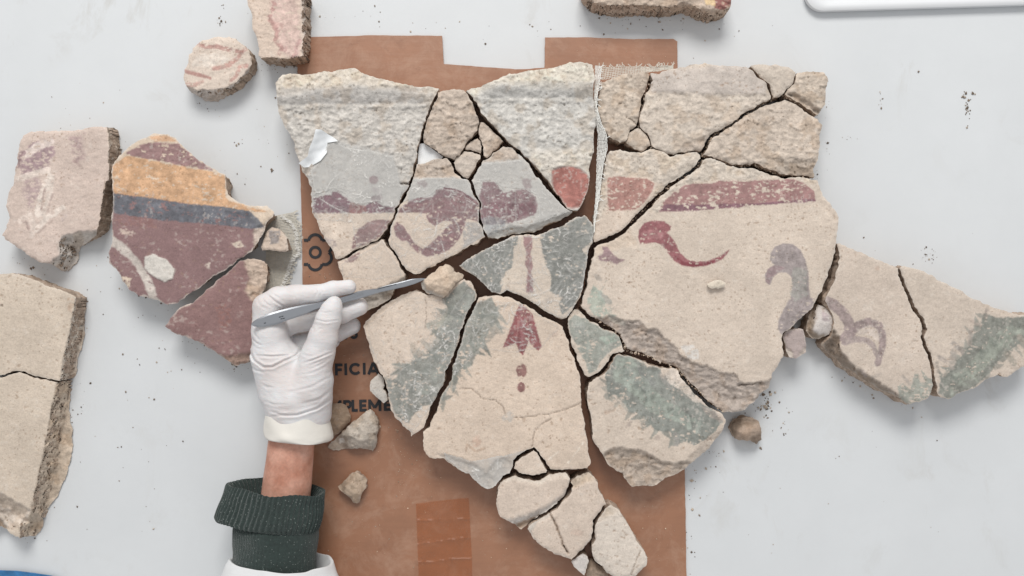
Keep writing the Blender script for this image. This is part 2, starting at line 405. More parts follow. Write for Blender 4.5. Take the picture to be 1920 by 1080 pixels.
# strip of brown tape
def tape_z(Q):
    r = 7.3 + 0.3 * fbm(Q, 40, 4, 2)
    for y0, sl in ((1018, -0.12), (1054, -0.1), (976, -0.03)):
        r = r + 2.6 * np.exp(-((Q[:, 1] - y0 - sl * (Q[:, 0] - 800) - 3 * nz(Q, 40, y0)) / 1.6) ** 2)
    return r
slab('tape_strip', [(780, 945), (815, 940), (860, 935), (879, 934), (882, 990), (885, 1050), (886, 1130), (787, 1130), (783, 1030)], 7.3, 0.3, m_tape, card, zf=tape_z, step=3)

# ------------------------------------------------------------------ fragments
CREAM = (214, 195, 177); TAN = (195, 178, 162); GREYP = (198, 192, 184); MORT = (178, 159, 143)
PURP = (128, 90, 97); RED = (152, 86, 82); DRED = (142, 72, 76); GREEN = (147, 152, 142); LGREEN = (163, 172, 160)
MAUVE = (160, 148, 148); OCHRE = (208, 161, 120); SLATE = (106, 110, 118); WHITE = (222, 214, 204)
def mute(rgb, k=0.84, lift=3):
    """pull a colour towards grey and lift it a little"""
    c = np.asarray(rgb, float); l = c @ np.array([0.3, 0.59, 0.11]); return l + (c - l) * k + lift

def paint(t, pts, rgb, op=0.85, edge=2.0, cov=0.8, soft=1.0, raw=False):
    return dict(k='paint', poly=tr(t, pts) if not raw else pts, rgb=mute(rgb), op=op, edge=edge, cov=cov, soft=soft)
def surf(t, pts, rgb, rough=2.0, dh=0.0, soft=3.0, fall=0.0, fmax=0.0, edge=3.0, op=1.0):
    return dict(k='surf', poly=tr(t, pts), rgb=mute(rgb, 0.78, 0), rough=rough, dh=dh, soft=soft, fall=fall, fmax=fmax, edge=edge, op=op)
def stroke(t, pts, wd, rgb, op=0.8, edge=1.5, cov=0.78, taper=0.0):
    return dict(k='stroke', line=tr(t, pts), w=wd, rgb=mute(rgb), op=op, edge=edge, cov=cov, taper=taper)
def crack(t, pts, wd=1.6, depth=8.0):
    return dict(k='crack', line=tr(t, pts), w=wd, depth=depth)
def ell(t, x, y, rx, ry):
    return t, [(x + rx * math.cos(a), y + ry * math.sin(a)) for a in np.linspace(0, 6.283, 20, endpoint=False)]
def leaves(t, line, side, n, rgb=(138, 139, 131), ln=19.0, wd=6.0, op=0.9, sd=1):
    """small pointed leaf strokes standing off the edge of a painted garland"""
    r_ = np.random.default_rng(sd); L = tr(t, line); out = []
    seg = np.hypot(*np.diff(L, axis=0).T); cum = np.concatenate([[0], np.cumsum(seg)])
    for k in range(n):
        u_ = (k + r_.uniform(0.1, 0.9)) / n * cum[-1]; i = min(int(np.searchsorted(cum, u_, 'right')) - 1, len(seg) - 1); f = (u_ - cum[i]) / seg[i]
        p = L[i] + (L[i + 1] - L[i]) * f; tg = (L[i + 1] - L[i]) / seg[i]; nn = np.array([-tg[1], tg[0]]) * side
        a = r_.normal(0.3, 0.75); dr = nn * math.cos(a) + tg * math.sin(a); l_ = ln * r_.uniform(0.6, 1.35)
        out.append(stroke('px', [p - dr * 3, p + dr * l_ * 0.55, p + dr * l_], wd * r_.uniform(0.7, 1.2), np.asarray(rgb) * r_.uniform(0.92, 1.08), min(op * r_.uniform(0.55, 1.1), 0.95), 0.6, 0.95, taper=0.85))
    return out
def prof(fn): return dict(k='prof', fn=fn)

def rough_noise(P, sd):
    """broken plaster: flakes with sharp rims, fine grain, a few clustered pin holes"""
    wq = P + 4.0 * np.stack([nz(P, 16, sd + 1.1), nz(P, 16, sd + 1.9)], -1)
    a = fbm(P, 34, sd, 2, 0.8, 1.15)
    f1 = fbm(wq, 15, sd + 2.2, 2, 0.75, 1.25); f2 = fbm(wq, 8, sd + 5.1, 2, 0.75, 1.25)
    fl = sst(f1, -0.10, 0.06) + 0.8 * sst(f1, 0.18, 0.30) + 0.7 * sst(f2, -0.08, 0.06) + 0.6 * sst(f2, 0.22, 0.32)
    pit = sst(nz(P, 5.2, sd + 9.3), 0.42, 0.56) * sst(nz(P, 30, sd + 9.9), -0.05, 0.35)
    return 1.0 * a + 0.62 * (fl - 1.5) + 0.45 * nz(P, 5, sd + 6.6) - 1.2 * pit, pit, fl

def evaluate(fr, P, d):
    sd = fr['seed']; n = len(P)
    rough = np.full(n, fr['rough']); c = np.tile(lin(mute(fr['rgb'], 0.82, 0)), (n, 1))
    tx, ty = fr['tilt']; c0 = fr['cen']
    n80 = fbm(P, 80, sd + 1, 3); n12 = fbm(P, 12, sd + 3, 3); n28 = fbm(P, 28, sd + 17, 3); n9 = fbm(P, 9, sd + 14, 2)
    fl = fbm(P, 5.6, sd + 15, 2, 0.65, 1.35) + 0.45 * nz(P, 26, sd + 16)
    z = fr['top'] + tx * (P[:, 0] - c0[0]) + ty * (P[:, 1] - c0[1]) + 1.4 * nz(P, 110, sd)
    mort = np.zeros(n) + sst(rough, 0.9, 2.0)
    c = c * (1 + 0.09 * n80)[:, None]
    layers = []
    for r in fr['regions']:
        if r['k'] == 'surf':
            s_ = sdf(P, r['poly']) + r['edge'] * n12
            m = sst(s_, -r['soft'], r['soft'])
            rc = lin(r['rgb']) * (1 + 0.12 * n28)[:, None]
            c = c + (rc - c) * (m * r['op'])[:, None]
            rough = rough + (r['rough'] - rough) * m; mort = np.maximum(mort * (1 - m), m * sst(np.full(n, r['rough']), 0.9, 2.0))
            z = z + r['dh'] * m
            if r['fall']: z = z - np.clip(np.clip(s_, 0, None) * r['fall'], 0, r['fmax'])
        elif r['k'] == 'prof': z, rough, c = r['fn'](P, z, rough, c)
        else: layers.append(r)
    drop = np.clip(fr['top'] - z - 4, 0, None); P = P + drop[:, None] * np.array([0.62, 0.55]); P0 = P - drop[:, None] * np.array([0.62, 0.55])
    rn, pit, flk = rough_noise(P, sd)
    if fr['facet']:
        fr_r = np.random.default_rng(int(sd * 977)); q_ = P0 - c0; R0 = np.sqrt(len(P0) * 4.16 / np.pi)
        for k in range(6):
            a_ = k * 1.05 + fr_r.uniform(-0.4, 0.4); z = z - np.clip((q_[:, 0] * math.cos(a_) + q_[:, 1] * math.sin(a_)) - R0 * fr_r.uniform(0.15, 0.6), 0, None) * fr_r.uniform(0.18, 0.6)
    z = z + 0.8 * rough * rn + 0.4 * n9
    # crumbly plaster: pale grains and raised flakes, brown patches, darker hollows and pin holes
    br = (0.55 * sst(fbm(P, 7, sd + 7, 2, 0.75, 1.25), 0.1, 0.36) + 0.45 * sst(flk, 1.6, 2.5)) * mort; bw = sst(n28, 0.02, 0.42) * mort
    c = c + (np.minimum(c * 1.30, 0.82) - c) * (0.8 * br)[:, None]
    c = c + (c * np.array([0.82, 0.74, 0.66]) - c) * (0.55 * bw)[:, None]
    c = c * (1 - (0.16 * sst(-n9, 0.15, 0.5) * mort + 0.10 * sst(1.0 - flk, 0, 0.9) * mort))[:, None]
    c = c + (lin((120, 104, 90)) - c) * (0.45 * pit * mort)[:, None]
    # smooth plaster: small brown pits, pale rubbed spots
    sp = sst(nz(P, 5.4, sd + 11, 0.8, 1.2), 0.44, 0.60) * (0.3 + 0.7 * sst(n80, -0.1, 0.4)) * (1 - mort)
    c = c + (lin((158, 134, 114)) - c) * (0.6 * sp)[:, None]
    z = z - 0.8 * sp
    wl = sst(fbm(P, 8, sd + 13, 2, 0.8, 1.2), 0.2, 0.45) * (1 - mort) * sst(n28, -0.1, 0.35)
    c = c + (lin(WHITE) - c) * (0.24 * wl)[:, None]
    c = c * (1 + (1 - mort) * (0.06 * n9 + 0.05 * n28))[:, None]
    P = P0; cm = np.zeros(n)
    for r in layers:
        g_ = r['poly'] if r['k'] == 'paint' else r['line']; mg = 8 + (r.get('w', 2) if r['k'] != 'paint' else 0)
        ii = np.nonzero((P[:, 0] > g_[:, 0].min() - mg) & (P[:, 0] < g_[:, 0].max() + mg) & (P[:, 1] > g_[:, 1].min() - mg) & (P[:, 1] < g_[:, 1].max() + mg))[0]
        if not len(ii): continue
        p = P[ii]
        if r['k'] == 'crack':
            dd, _ = seg_dist(p + 2.0 * np.stack([nz(p, 11, 5), nz(p, 11, 6)], -1), r['line'][:-1], r['line'][1:])
            g = np.exp(-(dd / r['w']) ** 2); z[ii] -= r['depth'] * g
            c[ii] += (lin(MORT) * 0.6 - c[ii]) * (0.7 * g)[:, None]; continue
        if r['k'] == 'paint': s_ = sdf(p, r['poly'])
        else:
            dd, ti = seg_dist(p, r['line'][:-1], r['line'][1:]); tt = ti / max(1, len(r['line']) - 1)
            s_ = r['w'] * (1 - r['taper'] * tt) - dd
        s_ = s_ + r['edge'] * (0.75 * n28[ii] + 0.55 * n12[ii]) + 0.9 * n9[ii]
        m = sst(s_, -r.get('soft', 1.0), r.get('soft', 1.0))
        m = m * sst(fl[ii] + (r['cov'] - 0.5) * 1.35, -0.16, 0.16) * r['op']
        rc = lin(r['rgb']) * (1 + 0.20 * n28[ii] + 0.26 * n9[ii])[:, None]
        c[ii] += (rc - c[ii]) * m[:, None]; cm[ii] = np.maximum(cm[ii], m)
    # painted areas: rubbed scratches and flecks
    sc_ = sst(fbm(P, 6, sd + 21, 2, 1.3, 0.7), 0.26, 0.44) * cm * sst(nz(P, 40, sd + 22), -0.15, 0.35)
    c = c + (lin((205, 196, 188)) - c) * (0.42 * sc_)[:, None]
    # worn, chipped rim
    e = np.exp(-d / fr['wearw']) * (0.65 + 0.6 * nz(P, 14, sd + 18))
    z = z - fr['wear'] * np.clip(e, 0, 1)
    ew = sst(2.2 + 3.6 * nz(P, 13, sd + 19) - d, 0, 2) * fr['rim']
    c = c + (lin(WHITE) * 0.94 - c) * ew[:, None]
    return np.maximum(z, fr['base'] + 3 + 2 * nz(P, 9, 2)), c

NF = 0
def fragment(name, label, cat, poly, rgb=CREAM, rough=0.35, top=66, base=6, regions=(), tissue=(), tilt=(0, 0), wear=2.6, rim=0.45,
             under=1.5, step=2.15, rag=1.25, group=None, side=MORT, flaps=(), grow=0.0, wearw=2.6):
    global NF; NF += 1
    sd = 1.0 + NF * 0.731
    B = densify(np.asarray(poly, float), 2.4)
    if grow:
        t_ = np.roll(B, -3, 0) - np.roll(B, 3, 0); n_ = np.stack([t_[:, 1], -t_[:, 0]], -1); n_ /= np.maximum(np.linalg.norm(n_, axis=1), 1e-6)[:, None]
        ar = 0.5 * np.sum(B[:, 0] * np.roll(B[:, 1], -1) - np.roll(B[:, 0], -1) * B[:, 1])
        B = B + n_ * grow * (1 if ar > 0 else -1)
    B = B + rag * np.stack([1.7 * fbm(B, 22, 41, 3) + 0.9 * nz(B, 5, 43), 1.7 * fbm(B, 22, 51, 3) + 0.9 * nz(B, 5, 53)], -1)
    B = B + rag * np.stack([0.9 * nz(B, 15, sd + 61) + 0.75 * nz(B, 6, sd + 63), 0.9 * nz(B, 15, sd + 65) + 0.75 * nz(B, 6, sd + 67)], -1)
    x0, y0 = B.min(0) - 1; x1, y1 = B.max(0) + 1
    gx, gy = np.meshgrid(np.arange(x0, x1, step), np.arange(y0, y1, step * 0.9)); gx = gx + (np.arange(gx.shape[0]) % 2)[:, None] * step / 2
    g = np.stack([gx, gy], -1).reshape(-1, 2); g = g + rng.uniform(-0.3, 0.3, g.shape) * step
    g = g[inside(g, B)]
    d, _ = seg_dist(g, B, np.roll(B, -1, 0)); g = g[d > 1.1]
    Q, F = tri_fill(B, g)
    d, _ = seg_dist(Q, B, np.roll(B, -1, 0))
    fr = dict(seed=sd, rgb=rgb, rough=rough, top=top, base=base, regions=regions, tilt=tilt, cen=Q.mean(0), wear=wear, rim=rim * 0.8, wearw=wearw, facet=name in ('stone', 'plaster_chunk'))
    z, c = evaluate(fr, Q, d)
    V = up(Q, z); F = orient(V, F)
    E = boundary_edges(F); ring = np.unique(E); lo = np.full(len(V), -1); lo[ring] = np.arange(len(ring))
    # broken sides
    T = V[E[:, 1]] - V[E[:, 0]]; nrm = np.zeros((len(V), 2))
    nl = np.stack([-T[:, 1], T[:, 0]], -1)
    np.add.at(nrm, E[:, 0], nl); np.add.at(nrm, E[:, 1], nl); nrm = nrm[ring]; nrm /= np.maximum(np.linalg.norm(nrm, axis=1), 1e-6)[:, None]
    R = V[ring]; rings = [R]; nr_ = max(4, int((top - base) / 3.2)); fr_ = [k / nr_ for k in range(nr_ + 1)]
    u2 = under * (1.0 + 0.9 * fbm(R[:, :2], 45, sd + 20, 2))
    for f in fr_[1:]:
        k = R.copy(); k[:, 2] = R[:, 2] * (1 - f) + base * f
        q = k / 13.0 + sd
        off = u2 * f ** 0.8 + (2.6 * pn3(q * 0.8) + 2.0 * pn3(q * 1.7) + 1.1 * pn3(q * 3.2)) * min(1, f * 5)
        k[:, :2] += nrm * off[:, None]; k[:, 2] += (1.0 * pn3(q * 1.7 + 5) if f < 1 else 0)
        rings.append(k)
    m_ = len(ring); SV = np.concatenate(rings); SF = []
    a, b = lo[E[:, 0]], lo[E[:, 1]]
    for k in range(len(rings) - 1):
        SF.append(np.stack([a + k * m_, a + (k + 1) * m_, b + (k + 1) * m_], -1)); SF.append(np.stack([a + k * m_, b + (k + 1) * m_, b + k * m_], -1))
    SF = np.concatenate(SF)
    sc_ = lin(side) * (1 + 0.30 * (pn3(SV / 16 + 3) + 0.8 * pn3(SV / 7 + 9)))[:, None]; lump = sst(pn3(SV / 9 + 21), 0.28, 0.4)[:, None]; sc_ = sc_ + (lin((216, 204, 190)) - sc_) * 0.6 * lump
    org = up(np.array([Q.mean(0)]), float(base))[0] * S
    root = empty(name, org, label=label, category=cat)
    root['group'] = group or {'fresco_fragment': 'painted plaster fragments laid out to be joined', 'stone': 'loose stones and lumps', 'plaster_chip': 'small plaster chips'}.get(name, 'small plaster chips')
    mesh('plaster_face', V, F, m_plaster, root, org, col=c)
    mesh('mortar_core', SV, SF, m_mortar, root, org, col=sc_)
    for (tp, al, ve) in tissue:
        s_ = sdf(Q, tp) + 1.5 * fbm(Q, 18, sd + 30, 3)
        keep = s_ > 0
        FT = F[keep[F].all(1)]
        if not len(FT): continue
        idx = np.unique(FT); mp2 = np.full(len(V), -1); mp2[idx] = np.arange(len(idx)); q = Q[idx]
        vein = 0.55 * np.exp(-(nz(q + 6 * np.stack([nz(q, 30, sd + 31), nz(q, 30, sd + 32)], -1), 13, sd + 36) / 0.06) ** 2) * sst(nz(q, 34, sd + 37), 0.0, 0.3)
        lr = np.random.default_rng(int(sd * 1000)); base_a = lr.uniform(0, 3.14)
        for _ in range(int(len(idx) * ve / (20 if al < 0.3 else 170))):
            p0 = q[lr.integers(len(q))]; L = 6 + 26 * lr.random() ** 2 + (45 if lr.random() < 0.10 else 0); a0 = base_a + lr.normal(0, 1.1); cv = lr.normal(0, 2.2 if L < 34 else 0.5)
            tt = np.linspace(-0.5, 0.5, 6); an = a0 + cv * tt; pl = p0 + np.cumsum(np.stack([np.cos(an), np.sin(an)], -1) * L / 5, 0)
            ii = np.nonzero((q[:, 0] > pl[:, 0].min() - 4) & (q[:, 0] < pl[:, 0].max() + 4) & (q[:, 1] > pl[:, 1].min() - 4) & (q[:, 1] < pl[:, 1].max() + 4))[0]
            if not len(ii): continue
            dd, ti = seg_dist(q[ii], pl[:-1], pl[1:])
            vein[ii] = np.maximum(vein[ii], (0.12 + 0.62 * lr.random() ** 1.8) * np.exp(-(dd / lr.uniform(0.8, 1.4)) ** 2) * np.sin(np.clip(ti / 5, 0.03, 0.97) * np.pi) ** 0.4)
        fade = sst(s_[idx], 0, 3)
        vein = vein * (0.55 + 0.75 * sst(nz(q, 55, sd + 44), -0.25, 0.3))
        cloud = 1 + 0.45 * fbm(q, 38, sd + 38, 3)
        al_ = np.clip(al * cloud + 0.9 * min(ve, 1) * vein + 0.25 * np.exp(-(s_[idx] - 2) ** 2 / 3), 0, 0.95) * (0.4 + 0.6 * fade)
        al_ = np.maximum(al_, 0.6 * np.exp(-d[idx] / 2.0) * ve)
        zt = z[idx] + 0.9 + 1.3 * vein * ve * fade
        sm = top + 1.0 + 1.5 * fbm(q, 60, sd + 39, 2)
        zt = np.maximum(zt, sm * al + zt * (1 - al)) if al > 0.3 else zt
        mesh('tissue_facing', up(q, zt), mp2[FT], m_tissue, root, org, alpha=al_, col=lin((212, 210, 206)) + (lin((238, 235, 230)) - lin((212, 210, 206))) * np.clip(vein * 1.2, 0, 1)[:, None])
    for (fp, fz) in flaps:
        Pf = densify(fp, 3)
        gg = np.stack(np.meshgrid(np.arange(*Pf.min(0)[[0]], Pf.max(0)[0], 3), np.arange(Pf.min(0)[1], Pf.max(0)[1], 3)), -1).reshape(-1, 2)
        gg = gg[sdf(gg, Pf) > 1.5]
        q, ff = tri_fill(Pf, gg); v_ = up(q, fz(q)); mesh('lifted_paper', v_, orient(v_, ff), m_paper, root, org)
    return root

FRESCO = 'plaster fragment'

# --- upper left cornice piece
def moulding(y0, x0, x1, sl=0.0, hgt=11.0, smooth_col=(190, 186, 182)):
    """cornice step: a raised lip that slopes down, away from the window, to the flat field"""
    def fn(P, z, rough, c):
        y = P[:, 1] - y0 - sl * (P[:, 0] - x0) + 2.0 * fbm(P, 50, 3, 2)
        m = sst(P[:, 0], x0 - 20, x0 + 20) * (1 - sst(P[:, 0], x1 - 20, x1 + 20))
        t = np.clip((y + 32) / 32, 0, 1); h = hgt * (1 - t ** 1.6) * m + 1.8 * np.exp(-((y - 6) / 4) ** 2) * m
        h = h - hgt * 0.7 * (1 - sst(y, -62, -34)) * m
        band = sst(y, -34, -26) * (1 - sst(y, -2, 4)) * m * (0.75 + 0.5 * nz(P, 30, 6))
        return z + h, rough * (1 - 0.82 * np.clip(band, 0, 1)), c + (lin(smooth_col) - c) * np.clip(0.6 * band, 0, 1)[:, None]  # slope tinted greyer: its shade is put into the colour too
    return fn
UL = seq('E', [(62, 180), (100, 140), (150, 128), (215, 135), (290, 132), (360, 115), (430, 112), (500, 98), (535, 93), (570, 103), (620, 130), (700, 152), (780, 178), (870, 190), (950, 212), (990, 218), (1060, 213), (1088, 226), (1072, 255), (1055, 290), (1028, 350), (1006, 410), (982, 480), (968, 545), (955, 590), (948, 660), (936, 710), (920, 775), (900, 828), (874, 880), (842, 940), (814, 990), (794, 1030), (772, 1075)],
         'J', [(630, 400), (624, 440), (602, 465), (584, 488), (535, 517), (465, 552), (395, 585), (342, 620), (314, 632), (298, 620), (280, 570), (250, 520), (225, 480), (200, 440), (180, 380), (160, 340), (150, 290), (148, 220), (150, 180), (130, 120), (105, 80), (80, 45)],
         'E', [(205, 690), (195, 650), (180, 600), (175, 560), (150, 510), (120, 475), (95, 420), (78, 370), (68, 310), (62, 250)])
ul_t1 = seq('E', [(385, 560), (440, 560), (500, 590), (560, 600), (640, 605), (720, 630), (800, 650), (830, 740), (845, 820), (865, 850), (850, 920), (800, 985), (700, 940), (560, 960), (480, 880), (420, 860), (300, 900), (290, 820), (270, 740), (310, 700), (350, 660)])
ul_t2 = seq('E', [(290, 820), (420, 850), (500, 900), (560, 950), (700, 930), (860, 880), (840, 950), (780, 1040)], 'J', [(630, 400), (600, 460), (540, 510), (430, 560), (400, 400), (165, 380), (155, 300)])
fragment('fresco_fragment', 'large grey cornice fragment at upper left with lifted white paper and purple band', FRESCO, UL, GREYP, 2.3, 68, 6, [
    surf('E', [(40, 100), (540, 60), (1110, 190), (1090, 260), (900, 250), (700, 215), (560, 190), (300, 230), (180, 260), (40, 270)], (212, 200, 184), 3.2, -3, 6),
    prof(moulding(196, 480, 800, -0.01)),
    surf('E', [(380, 540), (640, 600), (800, 640), (850, 820), (900, 850), (760, 1080), (290, 1080), (270, 740)], (190, 187, 182), 0.45, -1, 4),
    surf('J', [(100, 335), (700, 335), (640, 420), (590, 500), (318, 660), (200, 480)], CREAM, 0.3, 0, 0.8, edge=0.8),
    paint('J', [(160, 240), (220, 225), (270, 225), (285, 200), (320, 198), (340, 225), (370, 240), (390, 265), (430, 285), (490, 290), (530, 260), (520, 235), (560, 220), (590, 215), (600, 240), (570, 270), (600, 290), (680, 300), (692, 320), (684, 333), (160, 335)], (122, 88, 98), 0.95, 1.5, 0.92),
    paint('J', [(400, 265), (490, 290), (500, 335), (380, 335)], (150, 98, 86), 0.5),
    paint(*ell('J', 542, 125, 29, 27), (128, 88, 96), 0.9, 1.2, 0.95), paint('J', [(530, 170), (590, 180), (600, 215), (560, 225), (535, 200)], (150, 130, 136), 0.6),
    paint('J', [(405, 560), (410, 500), (440, 440), (500, 395), (570, 375), (660, 380), (650, 440), (600, 470), (560, 500), (500, 530), (440, 552)], PURP, 0.8, 1.5, 0.85),
    paint('J', [(235, 490), (300, 510), (320, 560), (270, 560), (240, 530)], (165, 152, 150), 0.6),
    crack('E', [(845, 822), (875, 822), (905, 832)], 1.4, 9)],
    tissue=[(ul_t1, 0.36, 0.8), (ul_t2, 0.07, 0.8)], wear=3,
    flaps=[(tr('E', [(310, 480), (345, 482), (385, 510), (420, 530), (452, 555), (385, 566), (380, 630), (340, 680), (270, 720), (235, 722), (202, 695), (260, 650), (270, 600), (295, 540)]),
            lambda q: 78 + 9 * np.sin((q[:, 0] - 560 + (q[:, 1] - 250) * 0.7) / 15.0) + 3 * fbm(q, 22, 5, 2))])

# --- pale piece under the scalpel
LLp = seq('J', [(318, 648), (360, 624), (420, 589), (480, 555), (540, 524), (590, 499), (605, 503), (625, 540), (650, 570), (680, 610), (700, 650), (720, 690), (742, 725), (738, 755), (715, 775), (690, 800), (672, 820), (660, 850), (640, 880), (590, 915), (540, 940), (500, 958), (450, 955), (400, 880), (360, 800), (345, 755), (340, 720), (325, 680)])
fragment('fresco_fragment', 'pale cream fragment lying beneath the scalpel handle', FRESCO, LLp, CREAM, 0.35, 63, 6, [
    surf('J', [(760, 730), (700, 770), (560, 820), (430, 860), (380, 960), (700, 960), (760, 860)], (178, 168, 156), 1.8, -4, 4, 0.7, 26),
    paint('J', [(360, 632), (400, 607), (455, 585), (440, 625), (400, 645), (365, 642)], PURP, 0.7)],
    tissue=[(seq('J', [(330, 660), (600, 510), (735, 730), (560, 760), (345, 745)]), 0.05, 0.5)])

# --- middle fragments with the purple scroll
M1 = seq('F', [(49, 795), (64, 752), (75, 706), (110, 692), (160, 682), (215, 670), (255, 670), (283, 692), (302, 722), (317, 758), (347, 783), (388, 803), (402, 806), (414, 840), (434, 890), (454, 930), (464, 952)],
         'J', [(1206, 275), (1208, 340), (1208, 390), (1228, 440), (1248, 484), (1200, 520), (1150, 545), (1100, 570), (1050, 600), (1000, 625), (960, 650), (930, 665), (880, 690), (830, 720), (790, 720), (750, 695), (735, 670), (712, 640), (692, 600), (664, 570), (645, 540), (636, 510), (646, 470), (646, 440), (666, 380), (696, 320), (726, 270), (766, 200), (786, 150)])
scroll = [(700, 312), (760, 262), (830, 238), (900, 240), (930, 215), (935, 190), (980, 180), (1000, 155), (1030, 175), (1080, 185), (1110, 205), (1150, 225), (1190, 250), (1218, 280), (1218, 390), (1130, 372), (1110, 440), (1080, 510), (1020, 570), (950, 600), (880, 610), (830, 590), (780, 550), (750, 510), (720, 510), (680, 480), (665, 420), (690, 390), (730, 420), (770, 480), (810, 530), (850, 565), (900, 530), (950, 480), (1000, 430), (1040, 390), (980, 385), (930, 420), (890, 390), (875, 350), (900, 335), (690, 335)]
fragment('fresco_fragment', 'tissue-covered fragment with purple scroll curl, just above the blade', FRESCO, M1, CREAM, 0.35, 65, 6, [
    surf('F', [(30, 650), (330, 650), (420, 800), (330, 780), (40, 790)], TAN, 2.4, 0, 3),
    surf('J', [(740, 110), (1150, 110), (1220, 280), (1100, 220), (760, 280)], (193, 190, 185), 0.5, 0, 3),
    paint('J', scroll, PURP, 0.9, 1.6, 0.88), paint('J', [(820, 140), (860, 130), (888, 150), (870, 172), (825, 168)], PURP, 0.7),
    paint('J', [(1130, 390), (1215, 400), (1250, 480), (1110, 555), (1110, 450)], (140, 144, 148), 0.6)],
    tissue=[(seq('J', [(790, 118), (1000, 108), (1130, 120), (1210, 280), (1100, 200), (960, 170), (900, 230), (760, 255), (690, 300)]), 0.36, 0.8),
            (seq('J', [(690, 305), (760, 255), (900, 232), (960, 172), (1100, 202), (1205, 285), (1245, 482), (830, 715), (740, 680), (650, 540), (640, 440)]), 0.06, 0.85)])
M2 = seq('F', [(420, 806), (436, 772), (456, 738), (485, 703), (492, 672), (532, 660), (548, 644), (592, 608), (620, 594), (650, 588), (680, 602), (700, 627), (742, 664), (775, 693), (800, 728), (825, 772), (860, 818), (895, 858), (935, 898), (970, 934), (1006, 972), (1054, 1000)],
         'K', [(852, 60), (830, 85), (780, 110), (720, 130), (660, 160), (610, 183), (540, 192), (470, 200), (420, 212), (360, 228), (320, 220), (312, 205), (298, 170), (278, 110), (270, 50), (272, 0)], 'F', [(474, 945), (462, 910), (447, 870), (432, 830)])
fragment('fresco_fragment', 'tissue-covered fragment with blotchy purple paint, pointing towards the dark gap', FRESCO, M2, (196, 192, 186), 0.45, 66, 6, [
    surf('F', [(480, 690), (540, 640), (620, 570), (700, 610), (720, 670), (600, 680)], TAN, 2.4, 0, 3),
    surf('K', [(300, 235), (330, 195), (470, 150), (560, 155), (640, 125), (740, 85), (860, 60), (860, 110), (600, 240), (300, 260)], (186, 184, 178), 0.6, -3, 4, 0.5, 10),
    paint('F', [(490, 815), (540, 808), (575, 820), (600, 850), (620, 880), (660, 880), (690, 865), (740, 865), (790, 880), (825, 910), (835, 960), (830, 1015), (790, 1010), (720, 1040), (680, 1072), (600, 1085), (455, 1085), (455, 960), (470, 900)], PURP, 0.88, 2, 0.88),
    paint('F', [(735, 800), (770, 790), (800, 800), (790, 825), (815, 865), (810, 885), (760, 860)], PURP, 0.75),
    paint('K', [(262, 0), (630, 0), (630, 75), (580, 90), (490, 118), (440, 95), (330, 75), (285, 105), (265, 100)], PURP, 0.8, 2, 0.82),
    paint('K', [(275, 100), (330, 85), (440, 110), (420, 170), (310, 215)], (142, 146, 150), 0.6)],
    tissue=[(seq('F', [(425, 800), (490, 690), (640, 680), (740, 665), (830, 780), (1050, 1000), (840, 1080), (830, 900), (740, 860), (600, 850), (560, 800), (480, 810)]), 0.38, 0.9),
            (seq('F', [(425, 810), (560, 800), (600, 850), (740, 860), (830, 900), (850, 1060)], 'K', [(640, 130), (480, 160), (320, 215), (270, 50)]), 0.07, 0.9)])
# --- rough lumps between
R1 = seq('F', [(205, 252), (240, 237), (300, 227), (340, 227), (372, 237), (390, 252), (405, 282), (425, 317), (445, 362), (460, 402), (464, 440), (452, 488), (428, 518), (398, 548), (378, 578), (363, 608), (343, 638), (310, 668), (270, 663), (235, 643), (190, 615), (160, 590), (120, 565), (108, 540), (115, 500), (130, 450), (150, 400), (170, 350), (190, 300)])
fragment('plaster_lump', 'rough tan plaster lump wedged between the two grey cornice pieces', FRESCO, R1, TAN, 2.6, 67, 6, [], wear=5, rim=0.2)
fragment('plaster_chip', 'small pointed rough chip right of the wedged tan lump', FRESCO, tr('F', [(478, 437), (500, 442), (530, 472), (565, 507), (600, 532), (616, 555), (600, 578), (570, 612), (540, 642), (510, 657), (492, 642), (494, 600), (484, 560), (465, 535), (465, 490), (470, 450)]), TAN, 2.0, 63, 6, [], wear=4, rim=0.3)
fragment('plaster_chip', 'upper of two tiny tan chips stacked at the centre of the cracks', FRESCO, tr('F', [(382, 600), (387, 582), (420, 558), (455, 538), (474, 553), (484, 590), (478, 630), (450, 624), (420, 617), (384, 611)]), TAN, 1.6, 61, 6, [], wear=4, rim=0.3)
fragment('plaster_chip', 'lower, larger of two tiny tan chips stacked at the centre of the cracks', FRESCO, tr('F', [(375, 621), (420, 629), (473, 642), (477, 667), (452, 702), (427, 742), (404, 791), (380, 786), (347, 763), (321, 730), (309, 690), (318, 661), (347, 638)]), (202, 188, 174), 1.4, 63, 6, [], wear=4, rim=0.3)
